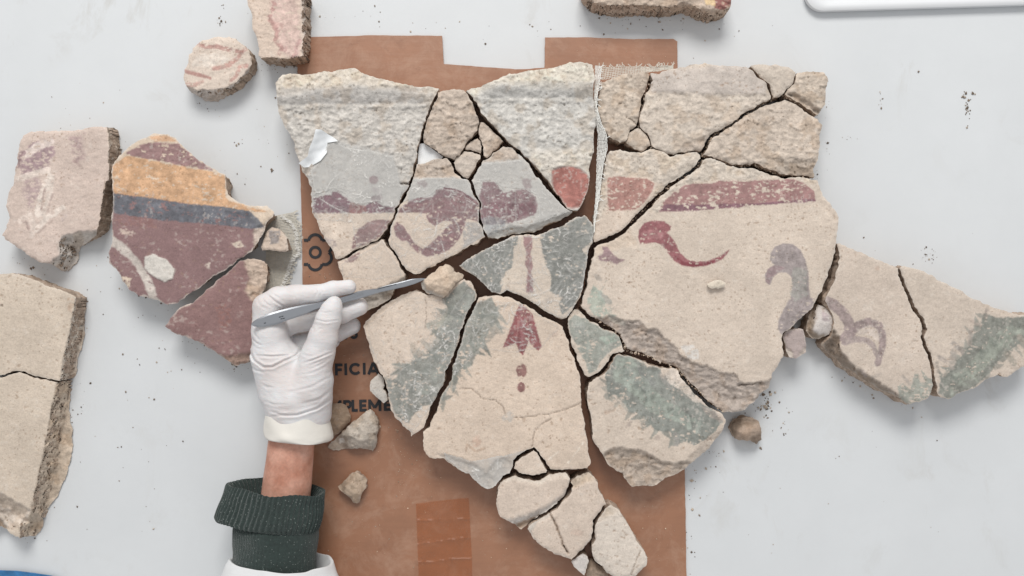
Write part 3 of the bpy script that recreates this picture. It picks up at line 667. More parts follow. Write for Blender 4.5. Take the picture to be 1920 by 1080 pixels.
# --- upper middle cornice piece
UM = tr('F', [(385, 242), (420, 222), (470, 210), (520, 187), (570, 170), (620, 145), (680, 130), (720, 128), (760, 110), (820, 108), (870, 100), (940, 90), (990, 75), (1040, 60), (1100, 52), (1150, 58), (1180, 75), (1193, 110), (1195, 160), (1190, 230), (1193, 300), (1203, 380), (1206, 440), (1193, 500), (1188, 560), (1193, 620), (1178, 680), (1163, 740), (1168, 800), (1158, 860), (1133, 910), (1113, 960), (1093, 990), (1060, 995), (1032, 978), (1002, 950), (968, 900), (933, 845), (888, 785), (848, 740), (803, 695), (758, 650), (703, 600), (653, 565), (613, 520), (563, 465), (513, 410), (478, 365), (453, 315), (433, 283), (408, 257)])
fragment('fresco_fragment', 'grey cornice fragment with a round dark red patch at its lower tip', FRESCO, UM, (202, 198, 191), 2.2, 70, 6, [
    surf('F', [(360, 240), (700, 90), (1210, 20), (1210, 170), (1000, 220), (830, 220), (640, 190), (480, 240), (440, 290)], (216, 206, 190), 3.2, -2, 6),
    prof(moulding(184, 905, 1150, -0.005, 11, (188, 186, 182))),
    surf('F', [(780, 620), (1190, 600), (1190, 760), (960, 1000), (820, 740)], (212, 203, 190), 2.4, 0, 8),
    surf('F', [(925, 740), (970, 718), (1040, 713), (1110, 730), (1150, 765), (1170, 800), (1160, 860), (1130, 920), (1110, 975), (1060, 988), (1020, 975), (985, 940), (945, 880), (922, 820)], (190, 160, 150), 0.7, -2.5, 1.5, edge=1),
    paint('F', [(930, 745), (970, 725), (1040, 720), (1110, 735), (1145, 768), (1163, 800), (1155, 860), (1127, 915), (1105, 970), (1060, 978), (1022, 968), (989, 935), (950, 878), (928, 820)], (176, 112, 102), 0.95, 1.2, 0.85)], wear=3.5)

# --- upper right group
GT = (201, 185, 168)
fragment('fresco_fragment', 'rough tan fragment beside the gauze, left end of the upper right row', FRESCO, tr('G', [(117, 260), (132, 217), (190, 187), (260, 167), (380, 152), (406, 167), (400, 220), (384, 270), (358, 310), (361, 350), (351, 420), (338, 477), (297, 500), (276, 527), (266, 566), (240, 576), (200, 558), (160, 520), (130, 460), (112, 390), (107, 320)]), GT, 2.0, 66, 6,
    [surf('G', [(240, 160), (420, 150), (420, 300), (340, 300), (330, 200)], (196, 178, 160), 2.6), crack('G', [(275, 425), (310, 445), (345, 485)], 1.0, 4)], wear=6, rim=0.1, grow=1.6, wearw=4)
fragment('fresco_fragment', 'long rough fragment with a smooth moulding strip along its top', FRESCO, tr('G', [(424, 160), (470, 162), (520, 142), (600, 127), (680, 107), (760, 102), (850, 110), (950, 117), (1015, 120), (1043, 146), (1083, 186), (1122, 210), (1138, 252), (1160, 290), (1152, 312), (1104, 332), (1054, 366), (994, 396), (944, 436), (894, 476), (856, 496), (796, 517), (764, 556), (743, 598), (728, 626), (690, 626), (650, 634), (610, 636), (560, 650), (500, 634), (445, 604), (432, 594), (426, 556), (401, 516), (366, 482), (362, 440), (383, 370), (398, 300), (424, 250), (440, 200)]), (206, 192, 177), 1.7, 69, 6,
    [surf('G', [(400, 150), (1010, 90), (1140, 210), (1130, 280), (850, 285), (600, 275), (430, 270)], (200, 187, 176), 0.8, 3, 5), surf('G', [(620, 590), (760, 545), (740, 640), (620, 645)], TAN, 2.2, -3)], wear=6, rim=0.1, grow=1.6, wearw=4)
fragment('plaster_chip', 'small crumbly chip where three cracks meet under the tan gauze-side fragment', FRESCO, tr('G', [(290, 532), (350, 496), (376, 515), (405, 562), (419, 598), (398, 606), (370, 630), (330, 615), (284, 588), (279, 570)]), GT, 1.8, 64, 6, [], wear=5, rim=0.1, grow=1.6, wearw=4)
fragment('plaster_chip', 'small wedge of plaster between two cracks on the top edge, right side', FRESCO, tr('G', [(1040, 118), (1087, 107), (1180, 112), (1270, 122), (1311, 150), (1296, 198), (1286, 226), (1246, 261), (1212, 294), (1182, 299), (1171, 276), (1157, 217), (1116, 180), (1076, 148)]), (203, 189, 174), 1.3, 68, 6, [], wear=6, rim=0.1, grow=1.6, wearw=4)
fragment('fresco_fragment', 'square-cornered rough fragment at the top right corner of the assembly', FRESCO, tr('G', [(1330, 157), (1400, 150), (1480, 148), (1505, 175), (1510, 205), (1500, 260), (1490, 340), (1465, 385), (1450, 408), (1402, 375), (1342, 339), (1292, 309), (1254, 286), (1274, 256), (1312, 216)]), GT, 2.0, 67, 2,
    [surf('G', [(1250, 280), (1300, 270), (1400, 330), (1470, 380), (1460, 420), (1380, 380)], (186, 168, 150), 2.0, -3, 5, 0.8, 14)], wear=6, rim=0.1, grow=1.2, wearw=4)
fragment('fresco_fragment', 'broad bare rough fragment without paint, above the long red band', FRESCO, tr('G', [(1250, 325), (1180, 345), (1115, 364), (1066, 390), (1016, 416), (966, 451), (926, 486), (876, 516), (818, 550), (788, 584), (773, 622), (755, 656), (795, 660), (853, 684), (922, 709), (1000, 714), (1060, 704), (1122, 724), (1182, 749), (1232, 769), (1300, 774), (1380, 779), (1425, 784), (1415, 740), (1450, 690), (1450, 640), (1460, 580), (1455, 530), (1470, 480), (1440, 444), (1398, 416), (1356, 381), (1306, 351)]), (202, 186, 170), 2.0, 68, 2,
    [surf('G', [(1180, 690), (1440, 690), (1440, 800), (1280, 800)], (180, 164, 148), 2.6, -5, 6)], wear=6, rim=0.1, grow=1.6, wearw=4)
RB1 = [(160, 797), (230, 787), (300, 797), (400, 802), (445, 830), (435, 880), (402, 930), (362, 975), (330, 995), (160, 1000)]
fragment('fresco_fragment', 'fragment with a short faded red band, beside the gauze strip', FRESCO, seq('G', [(182, 642), (240, 628), (300, 643), (370, 645), (420, 622), (480, 632), (540, 665), (600, 661), (660, 646), (706, 641), (728, 660), (730, 678), (690, 724), (640, 764), (590, 794), (530, 834), (470, 894), (420, 938), (370, 983), (320, 1033), (290, 1068)], 'H', [(240, 98), (214, 124), (175, 154), (127, 174), (80, 190), (66, 194), (64, 150), (70, 60), (80, 0)], 'G', [(87, 1070), (97, 1000), (112, 930), (122, 850), (137, 780), (142, 720), (152, 670)]), CREAM, 0.35, 67, 6, [
    surf('G', [(100, 600), (760, 600), (760, 700), (560, 860), (420, 960), (470, 830), (400, 795), (160, 785), (155, 1000), (80, 1080)], (208, 194, 178), 2.0, 0, 3),
    paint('G', RB1, (168, 114, 106), 0.85, 0.8, 0.80)], wear=4, grow=1.0)
G8 = seq('G', [(752, 692), (765, 681), (800, 681), (840, 697), (900, 721), (960, 741), (1050, 741), (1110, 761), (1170, 786), (1230, 801), (1320, 796), (1400, 801), (1450, 817), (1465, 860), (1480, 910), (1520, 950), (1550, 990), (1572, 1040)],
         'H', [(1296, 90), (1290, 190), (1280, 250), (1263, 310), (1241, 380), (1216, 440), (1186, 490), (1161, 538), (1118, 577), (1058, 632), (1018, 662), (1012, 690), (1022, 775), (990, 830), (960, 870), (950, 930), (910, 960), (870, 1010), (820, 1050), (760, 1060), (722, 1056)],
         'N', [(945, 628), (905, 600), (855, 564), (825, 534), (786, 494), (751, 464), (721, 424), (699, 388), (642, 368), (592, 353), (542, 323), (492, 303), (444, 293), (406, 280), (387, 238), (376, 196), (334, 174), (294, 144), (254, 119), (205, 95), (170, 62), (153, 40)],
         'H', [(2, 518), (14, 470), (34, 420), (39, 370), (45, 320), (64, 270), (71, 229), (104, 211), (154, 196), (194, 171), (245, 131), (286, 96), (326, 56), (352, 26), (374, 2)], 'G', [(458, 946), (498, 906), (568, 846), (628, 806), (688, 766), (736, 721)])
RB2 = [(470, 1005), (500, 950), (560, 890), (640, 840), (700, 828), (800, 832), (850, 815), (960, 818), (1100, 812), (1200, 808), (1300, 803), (1370, 832), (1430, 882), (1440, 940), (1300, 950), (1150, 960), (1000, 975), (800, 990), (640, 1000)]
SWAN = [(955, 290), (960, 250), (985, 220), (1030, 205), (1070, 210), (1110, 240), (1135, 290), (1150, 350), (1152, 420), (1160, 480), (1187, 490), (1165, 540), (1110, 590), (1050, 640), (1015, 670), (995, 640), (1000, 590), (1030, 530), (1060, 480), (1070, 420), (1065, 380), (1040, 355), (1000, 350), (970, 380), (955, 418), (935, 405), (928, 370), (945, 335), (975, 315)]
RSW = [(290, 140), (320, 100), (370, 90), (420, 95), (455, 120), (450, 140), (430, 150), (455, 170), (480, 210), (500, 255), (540, 290), (580, 298), (640, 295), (690, 275), (730, 250), (752, 236), (735, 265), (700, 295), (640, 318), (570, 328), (510, 318), (470, 295), (440, 255), (410, 215), (370, 200), (300, 212), (288, 180)]
fragment('fresco_fragment', 'largest fragment, long red band, red curl and grey bird-like scroll on cream', FRESCO, G8, (211, 194, 177), 0.35, 67, 6, [
    surf('G', [(430, 1000), (560, 850), (760, 660), (1300, 780), (1480, 800), (1480, 870), (1400, 830), (1300, 800), (850, 812), (700, 822), (560, 880), (470, 1010)], (208, 194, 178), 2.0, 0, 4),
    surf('G', [(1440, 800), (1500, 900), (1600, 1050), (1560, 1060), (1450, 950)], (208, 190, 172), 0.8, -2, 4),
    surf('H', [(60, 590), (100, 585), (150, 572), (220, 600), (290, 600), (330, 640), (390, 640), (420, 690), (470, 720), (510, 780), (560, 810), (640, 830), (700, 860), (770, 865), (800, 900), (830, 920), (890, 912), (950, 905), (980, 860), (980, 1100), (700, 1100), (560, 1000), (200, 780), (0, 560)], (184, 169, 157), 2.4, -5, 2.5, 0.3, 14),
    surf('H', [(60, 200), (240, 130), (290, 210), (200, 230), (90, 250), (40, 300)], (208, 188, 168), 1.2, -1.5, 4),
    *leaves('H', [(40, 430), (90, 450), (130, 540), (180, 590)], -1, 7, (160, 166, 154), 9, 3.4, sd=9),
    paint('G', RB2, (156, 110, 110), 0.88, 0.8, 0.80), paint('G', [(470, 1003), (520, 960), (800, 960), (1150, 950), (1430, 925), (1440, 940), (1150, 960), (800, 990), (640, 1000)], (120, 86, 100), 0.7),
    paint('H', RSW, (150, 90, 95), 0.95, 0.3, 0.97), paint('H', [(300, 150), (380, 130), (420, 160), (400, 185), (310, 180)], (178, 128, 128), 0.6),
    paint('H', [(470, 265), (520, 300), (600, 310), (700, 285), (745, 245), (700, 292), (640, 316), (560, 326), (500, 312)], (128, 56, 66), 0.7, 0.6, 0.95),
    paint('H', [(105, 220), (135, 225), (150, 250), (185, 280), (225, 290), (180, 312), (130, 300), (90, 290), (85, 270), (110, 260)], (142, 112, 118), 0.85, 1, 0.9),
    paint('H', SWAN, (156, 144, 143), 0.94, 0.4, 0.98), paint('H', [(1070, 320), (1150, 340), (1150, 470), (1080, 500), (1060, 450)], (156, 154, 146), 0.7, 4, 0.8),
    paint('H', [(930, 400), (940, 340), (980, 315), (1030, 330), (1000, 345), (965, 385), (950, 415)], (150, 122, 124), 0.6, 1.0, 0.8),
    paint('H', [(30, 490), (60, 415), (90, 450), (110, 490), (135, 560), (105, 585), (60, 565), (35, 530)], (164, 174, 160), 0.8, 1.2, 0.9),
    paint('H', [(90, 450), (130, 470), (160, 500), (155, 520), (120, 512)], (158, 160, 152), 0.7), paint('H', [(55, 360), (95, 365), (105, 395), (75, 392)], (170, 160, 150), 0.7),
    paint('H', [(130, 570), (190, 585), (240, 610), (220, 630), (150, 600)], (160, 158, 148), 0.5), stroke('H', [(100, 440), (130, 395)], 1.8, (160, 158, 148), 0.6), stroke('H', [(150, 545), (185, 515)], 1.4, (160, 158, 148), 0.6),
    paint('H', [(505, 730), (560, 722), (600, 750), (590, 790), (540, 785)], (214, 212, 208), 0.6, 3), crack('H', [(800, 925), (860, 918), (910, 908)], 1.3, 6)], wear=3.2, grow=0.8)
fragment('plaster_chip', 'tiny white chip lying loose on the largest cream fragment', 'plaster chip', tr('H', [(634, 412), (665, 396), (700, 390), (731, 410), (726, 430), (690, 439), (650, 431)]), (220, 206, 186), 1.2, 79, 68, [], wear=3, rim=0.3, under=2)
# --- right wing
fragment('fresco_fragment', 'cream fragment with mauve double arc, right of the largest fragment', FRESCO, tr('I', [(372, 108), (386, 104), (440, 130), (520, 165), (580, 190), (640, 215), (690, 237), (699, 282), (724, 342), (744, 402), (774, 464), (808, 500), (822, 542), (813, 600), (833, 660), (853, 720), (872, 780), (876, 850), (868, 900), (840, 935), (800, 950), (760, 962), (720, 940), (660, 905), (600, 885), (540, 850), (470, 800), (400, 760), (350, 710), (305, 670), (300, 640), (335, 600), (350, 560), (348, 490), (322, 440), (302, 412), (322, 360), (357, 300), (367, 230), (382, 180)]), (207, 190, 174), 0.35, 64, 0, [
    surf('I', [(280, 640), (350, 560), (380, 600), (390, 680), (470, 770), (600, 850), (720, 930), (760, 980), (700, 1250), (50, 1100), (180, 640)], (160, 142, 126), 2.2, -4, 4, 1.6, 50),
    stroke('I', [(300, 410), (350, 430), (400, 475), (432, 530), (440, 575), (410, 615)], 10.5, (156, 138, 136), 0.9, 0.4, 0.95), stroke('I', [(440, 585), (480, 540), (540, 520), (590, 540), (610, 590), (612, 645), (595, 700), (585, 745)], 8.6, (154, 136, 134), 0.92, 0.4, 0.95, taper=0.35),
    stroke('I', [(420, 625), (470, 612), (530, 622), (562, 650), (580, 700)], 6.2, (160, 144, 140), 0.88, 0.4, 0.95, taper=0.3), paint('I', [(470, 560), (540, 535), (590, 560), (590, 620), (540, 590), (480, 590)], (205, 190, 180), 0.6),
    paint('I', [(690, 865), (720, 850), (760, 880), (780, 800), (800, 800), (812, 845), (835, 840), (815, 775), (850, 820), (890, 830), (880, 910), (800, 950), (760, 965), (700, 930)], GREEN, 0.85), stroke('I', [(720, 810), (755, 852)], 3.2, (168, 158, 148), 0.7), stroke('I', [(560, 815), (600, 800)], 3.2, (172, 160, 150), 0.6),
    paint(*ell('I', 583, 236, 12, 11), (176, 150, 132), 0.6), stroke('I', [(500, 785), (520, 810)], 3, (150, 136, 130), 0.6)], under=-1.5)
fragment('fresco_fragment', 'pointed cream fragment with broad grey-green leaf band at the right edge', FRESCO, tr('I', [(699, 236), (709, 226), (760, 235), (830, 250), (870, 275), (900, 300), (960, 320), (1030, 355), (1100, 405), (1160, 430), (1250, 460), (1330, 485), (1420, 478), (1440, 600), (1420, 720), (1364, 760), (1300, 800), (1270, 815), (1230, 800), (1160, 830), (1120, 865), (1050, 890), (1000, 910), (960, 930), (920, 925), (900, 895), (895, 850), (886, 790), (871, 710), (846, 640), (831, 600), (846, 560), (836, 508), (796, 468), (766, 408), (746, 348), (721, 288)]), (205, 189, 173), 0.35, 63, 0, [
    surf('I', [(1130, 400), (1420, 470), (1420, 500), (1250, 480), (1140, 440)], (196, 178, 160), 0.9, -2, 4),
    *leaves('I', [(915, 850), (980, 770), (1050, 660), (1090, 590), (1150, 480)], -1, 11, sd=7), *leaves('I', [(1150, 830), (1220, 760), (1300, 660), (1400, 600)], 1, 5, sd=8),
    paint('I', [(1150, 470), (1200, 490), (1250, 500), (1364, 490), (1440, 490), (1440, 600), (1330, 640), (1270, 690), (1200, 770), (1150, 830), (1060, 885), (960, 930), (910, 895), (920, 830), (980, 770), (1030, 700), (1060, 650), (1080, 600), (1130, 560)], (132, 134, 126), 0.95, 4, 0.95),
    paint('I', [(1160, 620), (1300, 540), (1360, 560), (1260, 660), (1130, 790), (1000, 860), (980, 820), (1080, 740)], (158, 164, 150), 0.55, 5, 0.7),
    *leaves('I', [(950, 880), (1050, 800), (1150, 690), (1250, 590), (1360, 530)], -1, 10, (116, 122, 114), 19, 5.5, 0.5, sd=17), *leaves('I', [(960, 900), (1060, 830), (1170, 720), (1270, 620), (1380, 560)], 1, 10, (160, 166, 152), 18, 5, 0.5, sd=18),
    stroke('I', [(990, 635), (1040, 685)], 4.5, (160, 150, 142), 0.8), stroke('I', [(912, 708), (958, 738)], 4, (165, 154, 146), 0.75), stroke('I', [(980, 760), (990, 680)], 6, (168, 158, 148), 0.7), stroke('I', [(1075, 640), (1082, 565)], 5, (168, 156, 146), 0.7),
    stroke('I', [(1130, 540), (1080, 515)], 4, (180, 160, 148), 0.5), stroke('I', [(905, 790), (900, 740)], 3, (160, 150, 140), 0.7), stroke('I', [(1160, 500), (1165, 455)], 4, (165, 152, 142), 0.7), stroke('I', [(1270, 690), (1310, 740)], 5.5, (150, 144, 132), 0.7), stroke('I', [(1340, 600), (1380, 650)], 5, (160, 150, 138), 0.7)], under=0)
fragment('plaster_chunk', 'whitish angular chunk at the junction of largest and double-arc fragments', FRESCO, tr('I', [(206, 520), (232, 460), (270, 427), (318, 452), (343, 490), (343, 560), (320, 595), (275, 612), (230, 600), (202, 570)]), (205, 196, 190), 0.8, 62, 0, [
    surf('I', [(190, 560), (215, 470), (260, 420), (250, 500), (240, 560), (270, 590), (320, 590), (270, 620), (200, 600)], (184, 164, 144), 2.0, -3, 4, 1.2, 22), paint('I', [(290, 465), (335, 490), (330, 535), (285, 515)], (178, 160, 162), 0.7)], wear=4)
fragment('plaster_chip', 'small mauve-faced chip touching the lower right of the largest fragment', FRESCO, tr('I', [(78, 600), (97, 567), (140, 557), (190, 565), (203, 610), (200, 680), (180, 695), (150, 715), (112, 708), (93, 680), (88, 630)]), (182, 165, 160), 0.5, 54, 0, [
    surf('I', [(80, 620), (95, 690), (140, 720), (130, 690), (100, 660)], (214, 200, 186), 0.8, -3), surf('I', [(160, 690), (205, 660), (205, 700), (170, 710)], (206, 190, 176), 1.2, -3)], wear=3)
fragment('stone', 'lone brown stone on the white table, right of the green-banded fragment', 'stone', tr('N', [(985, 732), (1010, 682), (1060, 665), (1110, 667), (1145, 690), (1163, 740), (1163, 790), (1140, 818), (1100, 800), (1050, 795), (1010, 785)]), (182, 158, 138), 1.6, 46, 0, [
    surf('N', [(960, 740), (1000, 670), (1120, 655), (1160, 690), (1120, 710), (1060, 715), (1020, 740), (1010, 790)], (150, 130, 112), 1.8, -4, 4, 0.8, 16), surf('N', [(1095, 790), (1170, 760), (1170, 830), (1120, 830)], (152, 130, 112), 1.6, -6)], wear=6, rim=0.1)
# --- central fragments
CG = tr('K', [(138, 395), (172, 372), (222, 338), (292, 304), (352, 270), (402, 245), (452, 217), (530, 205), (580, 202), (632, 211), (690, 186), (752, 161), (802, 146), (842, 111), (880, 90), (930, 82), (962, 107), (986, 142), (988, 200), (981, 250), (961, 290), (951, 340), (941, 400), (936, 470), (921, 538), (896, 606), (866, 656), (826, 722), (790, 732), (740, 719), (700, 697), (660, 667), (610, 637), (560, 601), (500, 576), (440, 561), (395, 581), (342, 566), (302, 527), (262, 487), (222, 447), (172, 427)])
fragment('fresco_fragment', 'triangular grey-green fragment with wrinkled tissue and a red stem, at the centre', FRESCO, CG, (214, 197, 179), 0.4, 68, 6, [
    paint('K', [(140, 390), (250, 320), (400, 245), (510, 212), (515, 260), (480, 300), (485, 350), (470, 410), (425, 440), (400, 500), (405, 570), (340, 570), (260, 490)], (129, 131, 126), 0.97, 3, 0.95),
    paint('K', [(655, 200), (800, 140), (930, 80), (990, 140), (985, 240), (920, 300), (948, 330), (938, 450), (924, 540), (865, 645), (790, 710), (770, 640), (790, 600), (715, 560), (715, 430), (660, 340)], (127, 129, 124), 0.97, 3, 0.95),
    paint('K', [(545, 210), (595, 208), (600, 280), (590, 330), (605, 400), (595, 440), (610, 490), (605, 570), (560, 570), (565, 490), (570, 430), (550, 380), (565, 330), (550, 270)], (146, 102, 106), 0.85, 1, 0.82),
    paint('K', [(560, 510), (590, 500), (605, 550), (570, 565)], (150, 100, 106), 0.6), paint('K', [(670, 620), (730, 590), (740, 630), (690, 650)], (170, 158, 146), 0.6)],
    tissue=[(CG, 0.06, 1.15)], rim=0.5)
LB = tr('L', [(70, 385), (85, 360), (130, 320), (180, 280), (240, 240), (290, 215), (345, 200), (385, 200), (420, 215), (500, 225), (540, 190), (580, 150), (630, 130), (665, 150), (688, 175), (700, 210), (691, 250), (666, 290), (641, 330), (630, 380), (610, 420), (600, 470), (585, 520), (560, 570), (540, 610), (525, 650), (519, 700), (500, 740), (475, 790), (450, 830), (435, 870), (420, 920), (402, 963), (370, 988), (345, 1000), (338, 1015), (325, 990), (290, 950), (245, 910), (225, 870), (207, 820), (204, 770), (192, 730), (184, 690), (152, 647), (127, 607), (107, 550), (98, 490), (80, 450)])
fragment('fresco_fragment', 'pointed cream fragment with grey-green lower half, right of the gloved fingertips', FRESCO, LB, CREAM, 0.35, 66, 6, [
    *leaves('L', [(520, 240), (545, 300), (500, 400), (470, 490), (390, 560), (300, 620), (195, 695)], 1, 15, sd=3),
    paint('L', [(630, 140), (700, 200), (690, 260), (640, 330), (610, 420), (580, 540), (530, 650), (520, 720), (480, 790), (450, 830), (400, 850), (350, 890), (320, 940), (250, 905), (205, 790), (190, 700), (250, 680), (300, 620), (390, 560), (440, 530), (480, 490), (520, 440), (500, 410), (540, 300), (515, 260), (560, 200)], (136, 138, 131), 0.95, 3, 0.93),
    *leaves('L', [(640, 200), (600, 340), (540, 480), (440, 620), (330, 760), (270, 860)], 1, 12, (118, 124, 118), 20, 5.5, 0.5, sd=19), *leaves('L', [(660, 220), (610, 380), (560, 520), (470, 680), (380, 800)], -1, 10, (164, 170, 160), 18, 5, 0.5, sd=20),
    stroke('L', [(455, 290), (470, 330), (500, 350)], 5, (170, 160, 148), 0.7), stroke('L', [(440, 390), (480, 380), (540, 350)], 8, (160, 160, 148), 0.75), stroke('L', [(340, 505), (360, 540), (390, 555)], 5, (172, 160, 146), 0.7), stroke('L', [(400, 480), (420, 510), (450, 500)], 5, (168, 160, 148), 0.6),
    stroke('L', [(260, 560), (262, 590)], 3, (180, 160, 140), 0.6), surf('L', [(60, 390), (130, 310), (290, 205), (300, 225), (140, 335), (90, 400)], (206, 186, 166), 0.8, -3, 4), crack('L', [(415, 240), (420, 330), (412, 420)], 0.8, 1.5)],
    tissue=[(tr('L', [(190, 690), (330, 600), (430, 480), (560, 300), (650, 180), (700, 200), (640, 350), (520, 700), (440, 860), (340, 1005), (240, 905), (205, 800)]), 0.06, 1.0), (tr('L', [(80, 390), (290, 225), (520, 240), (540, 300), (420, 480), (330, 600), (190, 690), (100, 520)]), 0.03, 0.55)])
fragment('plaster_chip', 'small pale chip at the left of the pointed fragment, beside the letter A', FRESCO, tr('L', [(95, 755), (105, 710), (125, 680), (150, 660), (178, 687), (182, 725), (180, 750), (200, 782), (196, 818), (180, 828), (155, 810), (120, 780)]), (206, 198, 188), 0.7, 48, 6, [], tissue=[(tr('L', [(100, 750), (150, 740), (200, 780), (195, 830), (150, 812)]), 0.3, 1.0)])
fragment('stone', 'tan lump of plaster at the tip of the scalpel blade', 'stone', tr('L', [(385, 150), (420, 125), (460, 90), (500, 60), (535, 52), (560, 65), (570, 85), (605, 95), (630, 110), (622, 130), (585, 150), (560, 190), (530, 220), (510, 235), (470, 220), (430, 210), (395, 185)]), (210, 187, 164), 1.5, 90, 56, [
    surf('L', [(490, 50), (560, 40), (640, 100), (620, 140), (570, 120), (540, 100)], (214, 192, 168), 2.0, -4), surf('L', [(375, 140), (400, 130), (420, 190), (470, 210), (515, 225), (500, 245), (400, 200)], (190, 182, 172), 1.0, -5, 3, 0.8, 15), paint('L', [(485, 150), (515, 170), (500, 190)], (170, 150, 132), 0.6)], wear=5, rim=0.2)
CB = tr('M', [(360, 58), (400, 43), (450, 41), (520, 52), (570, 70), (610, 90), (650, 115), (700, 150), (760, 175), (806, 208), (825, 250), (845, 310), (865, 370), (884, 420), (903, 470), (908, 530), (908, 600), (918, 680), (933, 760), (940, 830), (953, 890), (957, 943), (938, 962), (870, 965), (810, 969), (744, 962), (706, 912), (682, 872), (656, 846), (640, 850), (596, 876), (546, 920), (538, 952), (526, 988), (495, 1000), (480, 1020), (440, 1070), (410, 1075), (380, 1060), (340, 1020), (310, 990), (260, 970), (220, 940), (180, 910), (130, 915), (80, 890), (65, 850), (68, 800), (65, 768), (90, 748), (116, 704), (140, 664), (156, 604), (181, 554), (201, 514), (221, 474), (231, 404), (246, 354), (266, 294), (281, 234), (306, 174), (331, 124)])
fragment('fresco_fragment', 'cream fragment with a red tasselled bud and two drops, bottom centre', FRESCO, CB, (215, 194, 174), 0.35, 67, 6, [
    surf('M', [(150, 890), (240, 905), (330, 935), (400, 985), (450, 930), (520, 900), (545, 960), (480, 1030), (410, 1090), (250, 985)], (196, 184, 172), 1.6, -6, 5),
    *leaves('M', [(440, 70), (470, 140), (440, 220), (390, 310), (330, 370), (260, 460), (200, 550), (160, 640)], -1, 14, sd=4),
    paint('M', [(345, 75), (430, 55), (470, 130), (450, 190), (410, 240), (390, 300), (330, 360), (320, 410), (260, 460), (220, 500), (190, 560), (150, 640), (180, 530), (215, 450), (240, 330), (280, 210), (320, 120)], (139, 141, 133), 0.93, 3, 0.9),
    *leaves('M', [(400, 80), (370, 180), (320, 290), (270, 390), (210, 500)], -1, 9, (120, 125, 118), 18, 5, 0.5, sd=21),
    stroke('M', [(410, 200), (440, 235), (490, 232)], 4.5, (165, 158, 146), 0.7), stroke('M', [(310, 330), (330, 380)], 6, (165, 158, 148), 0.5), paint('M', [(750, 240), (785, 225), (780, 255), (755, 262)], (170, 150, 136), 0.6),
    paint('M', [(580, 85), (605, 92), (650, 140), (665, 200), (685, 260), (700, 310), (680, 335), (650, 310), (630, 280), (620, 310), (600, 358), (575, 340), (560, 290), (540, 305), (488, 320), (510, 270), (530, 220), (555, 150)], DRED, 0.95, 1.0, 0.97),
    stroke('M', [(588, 110), (575, 200), (560, 290)], 1.4, (182, 128, 124), 0.7), stroke('M', [(600, 110), (625, 200), (632, 285)], 1.2, (184, 130, 126), 0.7), stroke('M', [(592, 120), (590, 220), (592, 300)], 3.0, (168, 108, 112), 0.5),
    paint(*ell('M', 590, 440, 28, 40), (140, 98, 94), 0.92, 1.2, 0.92), paint(*ell('M', 590, 530, 21, 28), (138, 92, 90), 0.92, 1.2, 0.92), paint(*ell('M', 352, 820, 30, 28), (196, 156, 134), 0.5, 4),
    paint('M', [(480, 690), (520, 650), (550, 670), (540, 720), (500, 720)], (186, 180, 172), 0.6, 4), stroke('M', [(295, 880), (300, 830), (345, 870), (395, 855)], 2.2, (176, 146, 122), 0.6),
    crack('M', [(260, 535), (330, 540), (380, 585), (450, 600), (490, 630), (510, 680)], 0.9, 2.5), crack('M', [(915, 608), (850, 640), (790, 660), (730, 672), (640, 685), (550, 690)], 0.9, 2.5), crack('M', [(750, 695), (690, 730), (660, 770), (648, 850)], 0.9, 2.5),
    stroke('M', [(920, 825), (870, 895), (840, 930)], 0.9, (226, 214, 198), 0.9), stroke('M', [(790, 870), (735, 915)], 0.9, (226, 214, 198), 0.8)],
    tissue=[(tr('M', [(165, 868), (240, 895), (330, 920), (430, 900), (540, 880), (640, 848), (560, 920), (530, 990), (440, 1070), (400, 1075), (250, 965), (190, 915)]), 0.42, 0.9), (tr('M', [(300, 180), (360, 60), (580, 75), (800, 210), (700, 320), (560, 350), (380, 330), (220, 480), (240, 350)]), 0.04, 0.75)])
fragment('plaster_chip', 'small triangular cream chip fitted under the tasselled fragment', FRESCO, tr('M', [(549, 962), (556, 934), (604, 896), (655, 862), (674, 884), (693, 922), (728, 972), (724, 987), (660, 997), (594, 992)]), CREAM, 0.4, 64, 6, [])
SGp = tr('N', [(76, 122), (89, 87), (112, 62), (140, 64), (163, 88), (197, 129), (237, 145), (287, 175), (337, 195), (366, 214), (374, 252), (390, 288), (376, 297), (336, 306), (306, 341), (276, 386), (238, 416), (200, 436), (168, 427), (144, 383), (124, 338), (104, 278), (89, 218), (79, 160)])
fragment('fresco_fragment', 'small pale green fragment between tasselled fragment and largest fragment', FRESCO, SGp, (208, 192, 175), 0.4, 65, 6, [
    paint('N', [(75, 130), (110, 95), (180, 115), (240, 150), (330, 195), (372, 225), (378, 262), (300, 300), (260, 350), (235, 400), (190, 425), (180, 370), (135, 290), (90, 210)], (150, 154, 145), 0.93, 3, 0.94),
    paint('N', [(250, 220), (330, 200), (350, 240), (290, 260)], (166, 184, 168), 0.5), paint('N', [(120, 130), (180, 150), (160, 200), (110, 190)], (148, 150, 144), 0.5), surf('N', [(70, 110), (110, 50), (170, 80), (160, 100), (110, 95)], (196, 180, 162), 1.0, -3), surf('N', [(90, 260), (130, 280), (180, 380), (170, 440), (140, 400)], (212, 194, 176), 0.7, -1)])
RGp = tr('N', [(190, 482), (214, 460), (263, 436), (304, 396), (335, 336), (360, 314), (420, 321), (478, 341), (537, 371), (598, 391), (655, 391), (694, 406), (708, 446), (743, 491), (793, 537), (833, 582), (894, 622), (940, 646), (965, 680), (950, 730), (915, 780), (870, 840), (810, 890), (770, 930), (730, 960), (680, 985), (620, 1010), (580, 1040), (550, 1052), (480, 1050), (435, 1055), (400, 1020), (380, 985), (340, 960), (300, 930), (270, 880), (245, 840), (213, 790), (209, 720), (205, 660), (190, 600), (183, 540)])
